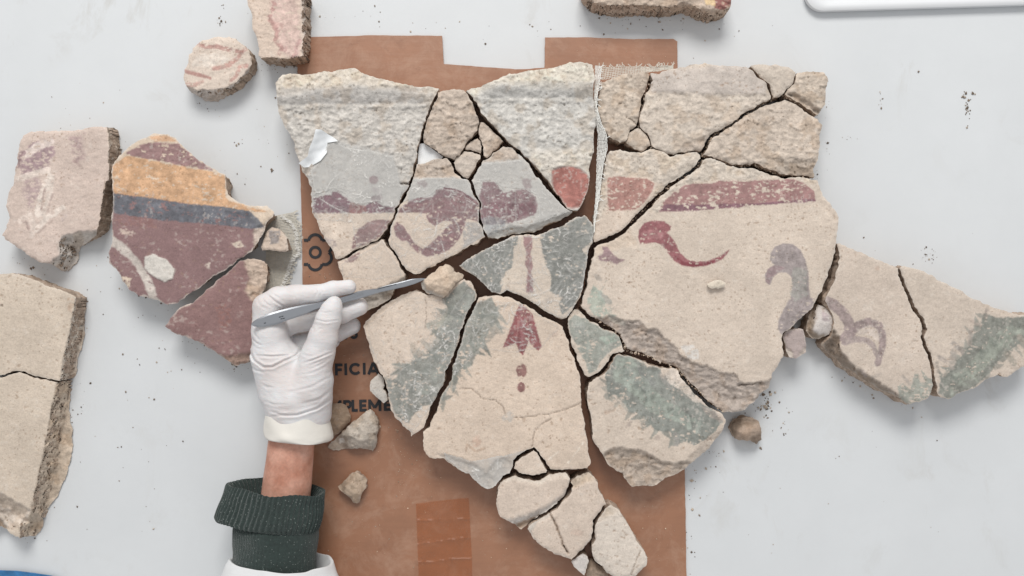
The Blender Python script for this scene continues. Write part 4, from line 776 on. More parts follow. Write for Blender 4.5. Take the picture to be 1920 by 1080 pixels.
fragment('fresco_fragment', 'fragment with wide diagonal green band and bare brown mortar at its lower edge', FRESCO, RGp, (208, 191, 174), 0.35, 66, 6, [
    surf('N', [(310, 850), (380, 838), (450, 850), (520, 870), (560, 890), (600, 920), (680, 930), (740, 915), (790, 930), (700, 1010), (560, 1080), (420, 1070), (250, 900)], (184, 167, 151), 2.4, -7, 3, 0.3, 14),
    surf('N', [(740, 915), (800, 850), (880, 780), (960, 720), (960, 780), (800, 940)], (196, 180, 164), 1.6, -4, 5),
    *leaves('N', [(290, 440), (300, 550), (400, 600), (430, 640), (520, 690), (570, 740), (650, 760), (720, 815)], 1, 13, sd=5) , *leaves('N', [(470, 345), (520, 390), (595, 405), (660, 480), (780, 550)], -1, 7, sd=6),
    paint('N', [(345, 312), (420, 320), (470, 345), (520, 390), (600, 400), (590, 440), (660, 480), (720, 520), (780, 550), (830, 590), (900, 630), (945, 690), (910, 740), (860, 790), (790, 825), (720, 800), (690, 825), (650, 750), (560, 740), (520, 680), (470, 640), (425, 640), (400, 590), (330, 540), (305, 565), (290, 500), (278, 440)], (136, 139, 132), 0.97, 3, 0.97),
    paint('N', [(350, 330), (440, 330), (480, 420), (600, 560), (740, 640), (820, 700), (700, 700), (540, 640), (420, 520), (330, 440)], (160, 170, 156), 0.5, 5, 0.75), paint('N', [(380, 400), (470, 380), (560, 470), (520, 540), (430, 480)], (132, 132, 130), 0.4, 5, 0.6),
    *leaves('N', [(340, 360), (440, 470), (560, 580), (700, 650), (860, 720)], 1, 12, (120, 126, 120), 20, 5.5, 0.5, sd=15), *leaves('N', [(340, 400), (440, 500), (560, 610), (700, 690), (840, 750)], -1, 12, (166, 174, 162), 20, 5, 0.55, sd=16),
    stroke('N', [(600, 430), (660, 500)], 6, (150, 144, 138), 0.6), stroke('N', [(700, 520), (770, 556)], 6, (150, 146, 138), 0.7), stroke('N', [(310, 600), (380, 560)], 4, (190, 168, 150), 0.5), stroke('N', [(290, 640), (330, 620)], 4, (180, 152, 130), 0.6), stroke('N', [(680, 770), (690, 815)], 5, (158, 150, 144), 0.6),
    stroke('N', [(410, 720), (430, 700)], 4, (166, 150, 140), 0.6), stroke('N', [(568, 785), (585, 780)], 4, (166, 150, 140), 0.6), stroke('N', [(195, 540), (260, 480)], 5, (186, 172, 158), 0.5), paint('N', [(650, 395), (690, 405), (780, 540), (850, 590), (790, 585), (700, 510), (640, 470), (620, 420)], (216, 202, 188), 0.8),
    paint('N', [(820, 600), (900, 630), (950, 680), (930, 700), (850, 650)], (176, 160, 150), 0.6)], rim=0.4)
# --- chain of pieces at the bottom
OC = (211, 192, 175)
fragment('fresco_fragment', 'rounded cream fragment, uppermost of the chain running down from the tasselled piece', FRESCO, tr('O', [(212, 455), (222, 410), (242, 350), (290, 322), (360, 300), (420, 322), (480, 342), (560, 332), (640, 287), (700, 272), (748, 280), (785, 322), (778, 360), (764, 398), (734, 456), (686, 514), (616, 560), (558, 596), (520, 625), (440, 690), (400, 710), (345, 676), (300, 655), (240, 620), (220, 570), (207, 510)]), OC, 0.4, 64, 6, [
    surf('O', [(230, 360), (290, 310), (400, 290), (480, 330), (640, 280), (760, 270), (790, 330), (740, 310), (640, 320), (560, 355), (480, 365), (360, 325)], (218, 204, 188), 1.2, -3, 5, edge=5), surf('O', [(300, 660), (420, 615), (560, 560), (700, 480), (760, 410), (770, 440), (620, 580), (520, 640), (400, 720)], (206, 198, 190), 0.8, -4, 5, 0.8, 16), surf('O', [(350, 680), (440, 645), (540, 610), (450, 700), (400, 720)], (188, 164, 142), 1.4, -14, 4)], wear=5)
fragment('fresco_fragment', 'cracked cream fragment in the middle of the bottom chain', FRESCO, tr('O', [(806, 332), (852, 294), (930, 274), (966, 304), (1006, 362), (1016, 411), (1046, 471), (1064, 520), (1025, 556), (994, 597), (969, 638), (959, 720), (949, 786), (896, 856), (848, 905), (790, 946), (740, 932), (660, 903), (600, 863), (540, 828), (497, 780), (472, 740), (454, 717), (484, 674), (544, 636), (603, 606), (632, 586), (686, 547), (746, 488), (797, 424), (803, 384), (790, 352)]), OC, 0.4, 62, 6, [
    surf('O', [(780, 340), (860, 280), (950, 260), (980, 320), (880, 360), (810, 400)], (204, 184, 162), 1.6, -5, 5), surf('O', [(440, 720), (490, 660), (620, 580), (630, 610), (520, 670), (480, 760)], (206, 196, 184), 1.2, -4, 4), crack('O', [(628, 578), (652, 630), (680, 700), (710, 770), (730, 840), (770, 900)], 1.4, 10), paint(*ell('O', 840, 740, 60, 30), (208, 176, 158), 0.4, 5), surf('O', [(840, 930), (960, 800), (980, 700), (1000, 780), (900, 900)], (196, 184, 174), 0.8, -3, 4)], wear=4)
fragment('plaster_chip', 'small whitish triangular chip hanging at the bottom of the chain', FRESCO, tr('O', [(792, 962), (840, 934), (888, 902), (912, 928), (928, 965), (918, 1020), (900, 1072), (850, 1050), (812, 1010)]), (212, 204, 198), 0.8, 50, 6, [])
fragment('fresco_fragment', 'elongated pale fragment at the lower end of the bottom chain', FRESCO, tr('O', [(1066, 548), (1102, 524), (1135, 542), (1170, 580), (1215, 640), (1250, 710), (1290, 780), (1330, 850), (1370, 890), (1390, 935), (1380, 990), (1340, 1040), (1290, 1075), (1250, 1090), (1200, 1100), (1130, 1090), (1080, 1060), (1040, 1010), (984, 968), (950, 880), (955, 840), (985, 800), (976, 740), (981, 683), (996, 644), (1026, 594)]), (213, 200, 186), 0.6, 62, 6, [
    surf('O', [(1050, 550), (1110, 520), (1160, 580), (1080, 620), (1010, 650)], (200, 184, 166), 1.6, -3, 6), crack('O', [(1330, 890), (1300, 960), (1275, 1020), (1262, 1075)], 1.1, 4)], wear=5)
fragment('stone', 'dark brown chunk under the lower end of the bottom chain', 'stone', tr('O', [(918, 1060), (934, 975), (955, 950), (985, 978), (1042, 1015), (1078, 1065), (1095, 1115), (925, 1120)]), (168, 146, 126), 2.2, 40, 6, [], wear=5, rim=0.1)
# --- left-hand pieces
A1 = tr('A', [(150, 175), (200, 160), (300, 155), (400, 150), (460, 155), (560, 135), (650, 128), (710, 130), (745, 180), (755, 240), (745, 310), (712, 380), (705, 430), (700, 490), (702, 560), (700, 640), (690, 720), (650, 780), (600, 820), (560, 855), (512, 890), (500, 960), (460, 1010), (430, 1040), (380, 1030), (330, 1000), (260, 985), (200, 950), (100, 880), (30, 840), (15, 820), (40, 770), (60, 700), (40, 640), (50, 570), (80, 500), (90, 430), (110, 350), (120, 240)])
fragment('fresco_fragment', 'thick pinkish fragment with faint mauve swirls at the far left', FRESCO, A1, (209, 188, 175), 0.6, 50, 0, [
    surf('A', [(660, 40), (1000, 40), (1000, 520), (690, 470), (690, 380), (690, 250)], (214, 198, 182), 2.0, -2, 4, 2.6, 47),
    surf('A', [(665, 470), (1000, 420), (1000, 1100), (600, 860), (628, 740), (648, 620)], (190, 168, 146), 2.0, -2, 3, 4.8, 47),
    surf('A', [(370, 860), (400, 820), (520, 790), (610, 790), (900, 800), (700, 1300), (320, 1300), (310, 1010), (380, 930)], (206, 196, 186), 2.2, -2, 4, 1.5, 47),
    paint('A', [(120, 330), (180, 240), (330, 200), (350, 300), (280, 400), (130, 450)], (158, 130, 136), 0.85, 8, 0.6, 5), paint('A', [(440, 180), (520, 170), (540, 330), (470, 380)], (170, 142, 142), 0.7, 8, 0.5, 5), paint('A', [(150, 470), (240, 440), (260, 560), (190, 640), (150, 560)], (170, 144, 146), 0.7, 8, 0.6, 5),
    stroke('A', [(170, 300), (240, 250), (320, 225)], 7, (220, 204, 194), 0.8), stroke('A', [(100, 460), (200, 430), (300, 400)], 6, (222, 206, 194), 0.8), stroke('A', [(240, 680), (255, 580), (290, 500), (320, 440)], 6, (222, 208, 196), 0.85), stroke('A', [(330, 460), (300, 600), (270, 680)], 5, (218, 204, 192), 0.7), stroke('A', [(230, 780), (300, 700), (400, 640)], 5, (222, 208, 196), 0.8), stroke('A', [(130, 720), (190, 690), (210, 760), (200, 820)], 5, (222, 206, 194), 0.6),
    stroke('A', [(262, 650), (272, 570), (285, 520)], 2.2, (170, 146, 138), 0.8), stroke('A', [(300, 660), (330, 560)], 2.0, (172, 150, 142), 0.7), stroke('A', [(180, 770), (170, 735), (150, 725)], 3, (170, 146, 138), 0.8), stroke('A', [(110, 380), (130, 300), (150, 290)], 4, (150, 120, 124), 0.8), stroke('A', [(470, 340), (520, 390)], 3, (165, 135, 130), 0.5),
    stroke('A', [(240, 800), (330, 720)], 2.0, (176, 154, 144), 0.7), stroke('A', [(410, 690), (400, 720)], 4, (182, 166, 164), 0.5)], under=2, wear=5, rim=0.1)
A2 = tr('B', [(65, 250), (70, 200), (100, 160), (140, 125), (190, 90), (240, 70), (300, 72), (340, 90), (370, 125), (400, 155), (440, 185), (490, 215), (545, 240), (550, 290), (560, 330), (600, 355), (650, 375), (720, 375), (750, 400), (742, 420), (716, 455), (708, 485), (684, 530), (654, 568), (614, 592), (554, 636), (494, 676), (434, 721), (384, 755), (345, 786), (300, 790), (250, 770), (190, 755), (140, 725), (115, 690), (95, 650), (55, 610), (55, 570), (70, 520), (65, 450), (70, 400), (72, 330)])
PA = (147, 115, 114)
fragment('fresco_fragment', 'fragment with ochre, slate and purple stripes, left of the cardboard', FRESCO, A2, PA, 0.4, 62, 0, [
    surf('B', [(40, 260), (60, 180), (200, 60), (360, 60), (480, 190), (560, 230), (580, 330), (660, 360), (770, 370), (760, 430), (700, 500), (640, 400), (560, 390), (90, 310)], (214, 192, 168), 0.8, 0, 2),
    paint('B', [(118, 150), (220, 105), (350, 112), (400, 150), (500, 225), (430, 216), (300, 190), (150, 165)], (146, 110, 112), 0.9, 3, 0.85),
    paint('B', [(68, 205), (130, 160), (300, 195), (500, 232), (548, 246), (546, 335), (560, 352), (650, 378), (720, 398), (650, 400), (550, 380), (400, 368), (250, 345), (72, 322)], OCHRE, 0.94, 1.4, 0.93),
    paint('B', [(225, 85), (300, 74), (348, 102), (250, 100)], (205, 160, 124), 0.9, 2, 0.95),
    paint('B', [(72, 319), (250, 343), (400, 366), (550, 380), (650, 394), (712, 462), (660, 472), (560, 458), (430, 445), (300, 438), (72, 405)], SLATE, 0.93, 2.2, 0.88),
    surf('B', [(660, 470), (720, 450), (720, 520), (670, 550)], (206, 186, 170), 1.6, -2),
    paint('B', [(66, 495), (120, 535), (190, 605), (240, 700), (272, 780), (222, 768), (205, 700), (150, 605), (66, 545)], (200, 190, 180), 0.9, 2, 0.95, 2),
    surf('B', [(205, 590), (240, 576), (300, 603), (332, 640), (325, 682), (290, 694), (240, 672), (203, 640)], (213, 206, 196), 0.7, 3.0, 1.2, edge=1.5),
    paint('B', [(110, 670), (150, 680), (140, 715), (110, 690)], (214, 194, 172), 0.9), paint('B', [(570, 530), (610, 525), (620, 545), (590, 550)], (208, 190, 172), 0.9, 3, 0.8), paint('B', [(100, 470), (160, 480), (150, 495), (110, 490)], (205, 184, 168), 0.7, 4, 0.5),
    paint('B', [(455, 620), (480, 615), (475, 640)], (206, 190, 176), 0.8, 2, 0.7), paint('B', [(70, 410), (240, 425), (260, 470), (90, 450)], (150, 108, 102), 0.5, 4, 0.6)], under=15, wear=3, rim=0.8)
fragment('plaster_chip', 'small stained chunk resting on the gauze, right of the striped fragment', FRESCO, tr('B', [(722, 480), (742, 467), (790, 480), (808, 510), (812, 560), (790, 570), (740, 562), (702, 560), (696, 545)]), (208, 188, 170), 1.4, 50, 2, [paint('B', [(730, 480), (775, 480), (770, 530), (735, 535)], (140, 134, 134), 0.8, 3, 0.75)], under=8, wear=4)
fragment('fresco_fragment', 'dull purple fragment partly behind the gloved hand', FRESCO, tr('B', [(292, 880), (322, 832), (354, 803), (404, 783), (454, 740), (504, 696), (554, 656), (604, 611), (640, 594), (680, 597), (720, 620), (725, 650), (715, 720), (690, 760), (690, 830), (690, 900), (680, 980), (640, 1032), (590, 1048), (540, 1015), (490, 980), (430, 945), (380, 925), (320, 905)]), (148, 114, 111), 0.7, 60, 0, [
    surf('B', [(620, 590), (690, 580), (740, 640), (720, 740), (660, 770), (625, 730), (650, 680)], (200, 176, 156), 2.2, -2, 4), surf('B', [(660, 740), (730, 740), (720, 900), (660, 860)], (200, 172, 150), 2.0, -3), surf('B', [(500, 1000), (560, 1010), (620, 1000), (690, 985), (690, 1080), (560, 1080)], (172, 140, 124), 1.6, -3, 4, 0.4, 12),
    paint('B', [(500, 800), (560, 780), (580, 860), (520, 900)], (158, 104, 92), 0.4, 6, 0.5), paint('B', [(450, 735), (400, 790), (330, 820), (400, 770)], (206, 188, 172), 0.8)], under=14, wear=3, rim=0.5)
CC = (207, 190, 171)
fragment('fresco_fragment', 'plain cream slab at the left edge, upper half above the crack', FRESCO, tr('C', [(-60, 60), (0, 45), (40, 42), (90, 48), (140, 75), (200, 95), (262, 120), (258, 160), (262, 190), (290, 215), (290, 260), (270, 320), (262, 385), (245, 402), (205, 408), (150, 398), (100, 387), (70, 377), (40, 380), (0, 392), (-60, 396)]), CC, 0.3, 48, 0, [
    surf('C', [(262, 112), (500, 40), (500, 600), (180, 600), (205, 410), (215, 340), (240, 230)], (204, 190, 174), 2.0, -2, 2, 1.8, 45, edge=1.5), paint('C', [(225, 120), (258, 125), (245, 180), (228, 170)], (206, 166, 134), 0.5, 3), paint(*ell('C', 5, 150, 6, 4), (110, 90, 76), 0.8, 1)], under=2, wear=2, rim=0.3)
fragment('fresco_fragment', 'plain cream slab at the left edge, lower half with crumbling brown side', FRESCO, tr('C', [(-60, 403), (0, 399), (40, 387), (70, 384), (100, 394), (150, 405), (205, 415), (235, 410), (240, 450), (235, 510), (245, 560), (250, 630), (240, 690), (220, 750), (200, 800), (170, 840), (145, 870), (150, 900), (125, 940), (70, 950), (40, 935), (10, 910), (-60, 905)]), CC, 0.3, 47, 0, [
    surf('C', [(210, 330), (500, 330), (500, 1200), (60, 1200), (70, 900), (105, 855), (150, 650)], (200, 180, 158), 2.6, -2, 2, 1.45, 44, edge=1.5),
    surf('C', [(-60, 795), (0, 795), (50, 825), (105, 852), (90, 900), (30, 920), (-60, 920)], (206, 192, 178), 2.2, -8, 3, 0.9, 40), surf('C', [(-20, 870), (10, 890), (40, 950), (-20, 950)], (150, 128, 108), 1.6, -12)], under=2, wear=2, rim=0.3)
D1 = tr('D', [(115, 690), (130, 640), (170, 580), (170, 520), (205, 480), (205, 440), (260, 400), (300, 370), (380, 345), (460, 340), (540, 335), (600, 360), (650, 400), (690, 430), (725, 480), (742, 520), (745, 590), (720, 650), (690, 700), (640, 740), (600, 800), (570, 850), (520, 880), (460, 910), (440, 935), (330, 935), (260, 890), (200, 850), (150, 800), (120, 740)])
fragment('fresco_fragment', 'round plaster lump with reddish brush marks, lying alone at upper left', FRESCO, D1, (218, 200, 184), 0.9, 42, 0, [
    surf('D', [(60, 770), (150, 795), (250, 838), (310, 820), (420, 830), (520, 800), (600, 760), (640, 720), (720, 640), (950, 560), (950, 1300), (60, 1300)], (206, 195, 186), 1.8, -2, 2.5, 2.3, 39),
    paint('D', [(240, 500), (400, 480), (520, 540), (480, 590), (300, 610), (190, 600)], (224, 214, 202), 0.5, 6),
    stroke('D', [(255, 405), (330, 430), (420, 430), (520, 450), (640, 480), (690, 450)], 4.0, (178, 126, 118), 0.75), stroke('D', [(660, 480), (600, 550), (540, 590), (470, 620), (400, 630)], 4.0, (180, 130, 120), 0.75), stroke('D', [(130, 655), (220, 680), (300, 700), (360, 720)], 3.8, (180, 126, 118), 0.8), stroke('D', [(150, 780), (230, 780), (290, 750)], 3.4, (188, 136, 126), 0.6), stroke('D', [(700, 600), (635, 620), (610, 690), (555, 745)], 3.2, (184, 132, 122), 0.7)], under=2, wear=4, rim=0.2)
D2 = tr('D', [(690, -60), (705, 0), (715, 60), (740, 110), (745, 200), (760, 260), (790, 330), (800, 400), (810, 450), (805, 510), (850, 550), (920, 570), (1000, 585), (1080, 570), (1150, 578), (1200, 585), (1220, 540), (1225, 470), (1245, 400), (1240, 340), (1255, 270), (1240, 180), (1255, 100), (1255, -60)])
fragment('fresco_fragment', 'pink and cream fragment cut by the top edge, beside the cardboard corner', FRESCO, D2, (216, 194, 176), 0.9, 62, 0, [
    surf('D', [(760, 560), (850, 535), (900, 525), (1000, 538), (1100, 542), (1160, 525), (1230, 530), (1330, 530), (1330, 850), (760, 850)], (206, 184, 166), 1.6, -2, 3, 6.0, 58), surf('D', [(1205, -60), (1450, -60), (1450, 700), (1205, 570), (1215, 400)], (212, 196, 184), 1.8, -1, 4, 4.5, 58),
    paint('D', [(900, -60), (1180, -60), (1200, 400), (1180, 540), (1030, 510), (990, 400), (1000, 290), (920, 200)], (212, 180, 170), 0.75, 6, 0.9, 5), stroke('D', [(920, -40), (960, 40), (900, 160), (940, 230), (990, 290), (960, 370), (1020, 440), (1000, 500)], 4.0, (178, 132, 126), 0.75), stroke('D', [(1190, 370), (1150, 430), (1160, 490), (1120, 530)], 3, (180, 136, 132), 0.6), stroke('D', [(1060, 440), (1045, 480)], 2.5, (186, 146, 140), 0.6), stroke('D', [(940, 210), (1030, 230), (1020, 260)], 2.6, (180, 138, 130), 0.5)], under=2, wear=4, rim=0.3)
fragment('fresco_fragment', 'crumbly fragment with red and ochre corner, cut by the top edge near the tray', FRESCO, tr('U', [(60, -60), (85, -15), (110, 10), (150, 40), (180, 60), (230, 75), (270, 65), (320, 50), (380, 52), (440, 60), (500, 40), (540, 50), (570, 75), (610, 82), (650, 75), (685, 45), (697, 15), (690, -60)]), (196, 176, 158), 2.4, 58, 0, [
    paint('U', [(620, -60), (700, -60), (697, 20), (660, 42), (625, 35)], (150, 92, 88), 0.9, 3, 0.85), paint('U', [(560, -60), (625, -60), (628, 25), (590, 20)], (222, 190, 140), 0.8, 3, 0.9), surf('U', [(80, -10), (150, 20), (300, 20), (420, 30), (500, 10), (600, 50), (700, 30), (950, 30), (950, 350), (-100, 350)], (200, 178, 158), 2.2, -2, 4, 2.4, 54)], wear=6, rim=0.1)
# --- stones on the cardboard near the wrist
fragment('stone', 'brown flat stone half hidden by the glove cuff', 'stone', tr('R', [(160, 835), (205, 828), (240, 825), (270, 837), (286, 880), (285, 908), (246, 946), (205, 986), (175, 1006), (150, 960)]), (170, 144, 120), 1.4, 30, 6, [], wear=4, rim=0.1)
fragment('stone', 'grey triangular stone on the cardboard beside the glove cuff', 'stone', tr('R', [(375, 847), (400, 870), (413, 900), (413, 960), (405, 1030), (390, 1048), (340, 1035), (280, 1033), (205, 1040), (186, 1026), (233, 974), (292, 920), (342, 882)]), (190, 178, 164), 2.0, 40, 6, [surf('R', [(170, 1040), (235, 970), (265, 985), (270, 1050)], (182, 164, 146), 1.4, -8, 3), paint('R', [(235, 990), (250, 975), (262, 1005), (240, 1010)], (222, 216, 208), 0.9, 1)], wear=6, rim=0.2)
fragment('stone', 'small lone tan stone on the cardboard below the wrist', 'stone', tr('T', [(335, 475), (370, 450), (400, 420), (430, 385), (460, 382), (500, 405), (530, 430), (525, 490), (495, 530), (490, 570), (470, 590), (440, 580), (400, 540), (360, 515)]), (194, 170, 146), 1.4, 36, 6, [surf('T', [(320, 470), (430, 370), (450, 390), (440, 440), (380, 480), (370, 520)], (178, 152, 128), 1.6, -4, 3, 0.5, 10), surf('T', [(440, 400), (530, 410), (540, 500), (490, 590), (450, 590), (480, 500)], (188, 164, 140), 1.2, -3, 3, 0.4, 10)], wear=5, rim=0.1)
# paper scrap in the gap
slab('paper_scrap', tr('F', [(90, 572), (118, 570), (160, 597), (240, 655), (215, 682), (170, 690), (110, 698), (78, 704), (82, 640)]), 52, 0.5, m_paper, zf=lambda q: 52 + 2.0 * fbm(q, 30, 6, 2), step=4, label='small white paper scrap in the gap below the wedged tan lump', category='paper')

# ------------------------------------------------------------------ gauze
def threads(name, spine, wd, zf, nlong, pitch, tw, m, fray=0, fray_side=1, hole=0.0, **kw):
    """woven strip: long threads along the spine, short ones across, each a flat ribbon"""
    sp = densify_open(spine, pitch); n = len(sp)
    t = np.gradient(sp, axis=0); t /= np.linalg.norm(t, axis=1)[:, None]; nn = np.stack([-t[:, 1], t[:, 0]], -1)
    wv = np.interp(np.linspace(0, 1, n), np.linspace(0, 1, len(wd)), wd)
    VV, FF = [], []; o = 0
    def add(p, z):
        nonlocal o
        if len(p) < 2: return
        V, F = ribbon(p, tw); zz = np.concatenate([z, z]); V3 = up(V, zz); VV.append(V3)
        for f in F:
            a = V3[list(f)]; g = [i + o for i in f]
            FF.append(g if np.cross(a[1] - a[0], a[2] - a[0])[2] > 0 else g[::-1])
        o += len(V3)
    for k in range(nlong):
        s_ = -1 + 2 * k / (nlong - 1)
        p = sp + nn * (wv * s_ / 2)[:, None] + 0.35 * rng.normal(size=sp.shape)
        add(p, zf(p, s_) + 0.3 * (np.arange(n) % 2))
    for i in range(n):
        if rng.random() < hole: continue
        q = np.linspace(-0.5, 0.5, 5)[:, None]
        p = sp[i] + nn[i] * wv[i] * q * rng.uniform(0.95, 1.06) + 0.25 * rng.normal(size=(5, 2))
        add(p, zf(p, q[:, 0] * 2) + 0.35)
    for i in range(fray):
        j = rng.integers(0, n); L = rng.uniform(3, 10); a = rng.uniform(-0.9, 0.9)
        d0 = nn[j] * fray_side; d0 = np.array([d0[0] * math.cos(a) - d0[1] * math.sin(a), d0[0] * math.sin(a) + d0[1] * math.cos(a)])
        q = np.linspace(0, 1, 5)[:, None]
        p = sp[j] + nn[j] * fray_side * wv[j] / 2 + d0 * L * q + t[j] * rng.uniform(-3, 3) * q ** 2
        add(p, zf(p, np.ones(5) * fray_side) + 0.6 + rng.uniform(0, 2))
    return mesh(name, np.concatenate(VV), FF, m, smooth=False, **kw)
def densify_open(pts, step):
    p = np.asarray(pts, float); out = []
    for a, b in zip(p[:-1], p[1:]):
        n = max(1, int(round(np.hypot(*(b - a)) / step)))
        for k in range(n): out.append(a + (b - a) * k / n)
    out.append(p[-1]); return np.array(out)
sp = [(1122, 124), (1120, 150), (1117, 180), (1116, 200), (1122, 228), (1129, 252), (1130, 275), (1126, 300), (1124, 325), (1122, 350), (1119, 380), (1115, 410), (1113, 436)]
threads('gauze_strip', sp, [11, 10, 6, 6, 8, 15, 18, 12, 9, 7, 5, 3, 2], lambda p, s_: 60 + 5 * np.asarray(s_) * -1 + 3 * nz(p, 30, 2) + 6, 7, 2.6, 1.1, m_gauze, 26, -1,
        label='white gauze strip hanging down the dark gap at the right of the grey cornice piece', category='gauze', group='gauze strips')
threads('gauze_strip', [(1126, 138), (1160, 134), (1200, 131), (1235, 129), (1262, 126)], [22, 18, 12, 8, 5], lambda p, s_: 62 + 0 * p[:, 0] + 2 * nz(p, 20, 4), 7, 3.0, 1.0, m_gauzed, 40, -1,
        label='frayed gauze edge sticking out along the top of the rough right fragments', category='gauze', group='gauze strips')
threads('gauze_strip', [(522, 404), (527, 430), (530, 455), (526, 480), (520, 505), (514, 530), (508, 556)], [58, 66, 66, 52, 46, 44, 40], lambda p, s_: 3.5 + 3 * np.clip(np.asarray(s_) * 0 + nz(p, 25, 3), -0.8, 1), 24, 2.8, 1.5, m_gauzed, 90, -1,
        label='loosely woven grey gauze under the striped fragments, with a frayed white hem', category='gauze', group='gauze strips')
hem = [(528, 405), (548, 420), (557, 440), (556, 455), (561, 475), (548, 488), (541, 505), (538, 520), (530, 538)]
VV = densify_open(hem, 1.2); hm = []
for p in VV:
    for k in range(2):
        a = rng.uniform(-0.5, 0.8); L = rng.uniform(3, 8); q = np.linspace(0, 1, 4)[:, None]
        s0 = p + rng.normal(size=2) * 1.2; hm.append(ribbon(s0 + np.array([math.cos(a), math.sin(a)]) * L * (q - 0.6), 0.9))
VVh, FFh, o_ = [], [], 0
for k, (V, F) in enumerate(hm):
    V3 = up(V, 5 + 3.5 * rng.random()); VVh.append(V3)
    for f in F:
        a = V3[list(f)]; g = [i + o_ for i in f]; FFh.append(g if np.cross(a[1] - a[0], a[2] - a[0])[2] > 0 else g[::-1])
    o_ += len(V3)
gz = [o for o in bpy.data.objects if o.name.startswith('gauze_strip') and 'hem' in o.get('label', '')][0]
mesh('frayed_hem', np.concatenate(VVh), FFh, m_gauze, gz, smooth=False)

# ------------------------------------------------------------------ gloved hand, arm and sleeves
def smin(a, b, k):
    h = np.clip(0.5 + 0.5 * (b - a) / k, 0, 1); return b + (a - b) * h - k * h * (1 - h)
def caps(X, a, b, ra, rb):
    ab = b - a; t = np.clip(((X - a) @ ab) / (ab @ ab), 0, 1)
    return np.linalg.norm(X - a - t[..., None] * ab, axis=-1) - (ra + (rb - ra) * t)
def surface_nets(vol, org, h):
    sgn = vol < 0; nx, ny, nz_ = vol.shape
    C = np.zeros((nx - 1, ny - 1, nz_ - 1), int)
    cs = [(i, j, k) for i in (0, 1) for j in (0, 1) for k in (0, 1)]
    sl = lambda A, c: A[c[0]:nx - 1 + c[0], c[1]:ny - 1 + c[1], c[2]:nz_ - 1 + c[2]]
    for c in cs: C += sl(sgn, c)
    act = (C > 0) & (C < 8); idx = np.full(act.shape, -1); ijk = np.argwhere(act); idx[act] = np.arange(len(ijk))
    acc = np.zeros((len(ijk), 3)); cnt = np.zeros(len(ijk))
    val = {c: vol[ijk[:, 0] + c[0], ijk[:, 1] + c[1], ijk[:, 2] + c[2]] for c in cs}
    for a in cs:
        for b in cs:
            if sum(abs(a[i] - b[i]) for i in range(3)) == 1 and a < b:
                va, vb = val[a], val[b]; m = (va < 0) != (vb < 0)
                t = np.where(m, va / np.where(m, va - vb, 1), 0)[:, None]
                p = np.array(a) + t * (np.array(b) - np.array(a)); acc[m] += p[m]; cnt[m] += 1
    V = (ijk + acc / cnt[:, None]) * h + org
    F = []
    for ax in range(3):
        u, v_ = (ax + 1) % 3, (ax + 2) % 3
        s0 = [slice(None)] * 3; s1 = [slice(None)] * 3; s0[ax] = slice(0, -1); s1[ax] = slice(1, None)
        A, B_ = sgn[tuple(s0)], sgn[tuple(s1)]; e = np.argwhere(A != B_)
        e = e[(e[:, u] > 0) & (e[:, v_] > 0) & (e[:, u] < vol.shape[u] - 1) & (e[:, v_] < vol.shape[v_] - 1)]
        fl = A[e[:, 0], e[:, 1], e[:, 2]]
        def cell(du, dv):
            q = e.copy(); q[:, u] -= du; q[:, v_] -= dv; return idx[q[:, 0], q[:, 1], q[:, 2]]
        quad = np.stack([cell(0, 0), cell(1, 0), cell(1, 1), cell(0, 1)], -1)
        F.append(np.where(fl[:, None], quad, quad[:, ::-1]))
    F = np.concatenate(F); F = F[(F >= 0).all(1)]
    return V, F
u3 = lambda x, y, z: up(np.array([[x, y]]), float(z))[0]
h = 1.7
lo_ = np.array([-540., -330., 8.]); hi_ = np.array([-235., 30., 168.])
ax_ = [np.arange(lo_[i], hi_[i], h) for i in range(3)]
X = np.stack(np.meshgrid(*ax_, indexing='ij'), -1)
def chain(pts, k=5):
    d = None
    for a, b in zip(pts[:-1], pts[1:]):
        c = caps(X, u3(*a[:3]), u3(*b[:3]), a[3], b[3]); d = c if d is None else smin(d, c, k)
    return d
palm = chain([(556, 800, 80, 42), (556, 785, 82, 46), (553, 745, 84, 54), (530, 690, 86, 47)], 14)
palm = smin(palm, chain([(575, 770, 82, 44), (588, 715, 100, 34)], 10), 16)
palm = smin(palm, chain([(530, 720, 78, 44), (512, 665, 86, 37)], 10), 14)
index = chain([(512, 668, 92, 36), (506, 620, 100, 30), (502, 577, 104, 26)], 8)
index = smin(index, chain([(502, 576, 104, 25), (520, 560, 105, 20.5), (556, 554, 104, 18.5), (594, 551, 102, 17.0)], 5), 5)
index = smin(index, chain([(594, 551, 102, 15.5), (625, 543, 101, 15), (654, 538, 100, 13.5)], 4), 3.5)
thumb = chain([(580, 725, 104, 36), (597, 662, 114, 28), (606, 632, 120, 24.5), (615, 600, 124, 21.5), (622, 580, 126, 17.5), (627, 570, 126, 14)], 6)
middle = chain([(522, 680, 70, 34), (513, 622, 72, 25), (548, 606, 76, 19), (600, 598, 78, 18), (640, 586, 79, 19), (673, 575, 78, 16.5)], 5)
ring_ = chain([(535, 700, 52, 32), (528, 650, 50, 24), (585, 640, 50, 18), (630, 622, 50, 18.5), (660, 611, 50, 16)], 5)
little = chain([(548, 710, 38, 26), (545, 670, 36, 19), (590, 655, 36, 14), (625, 640, 34, 12)], 5)
D = smin(palm, index, 9); D = smin(D, thumb, 9); D = smin(D, middle, 5); D = smin(D, ring_, 5); D = smin(D, little, 5)
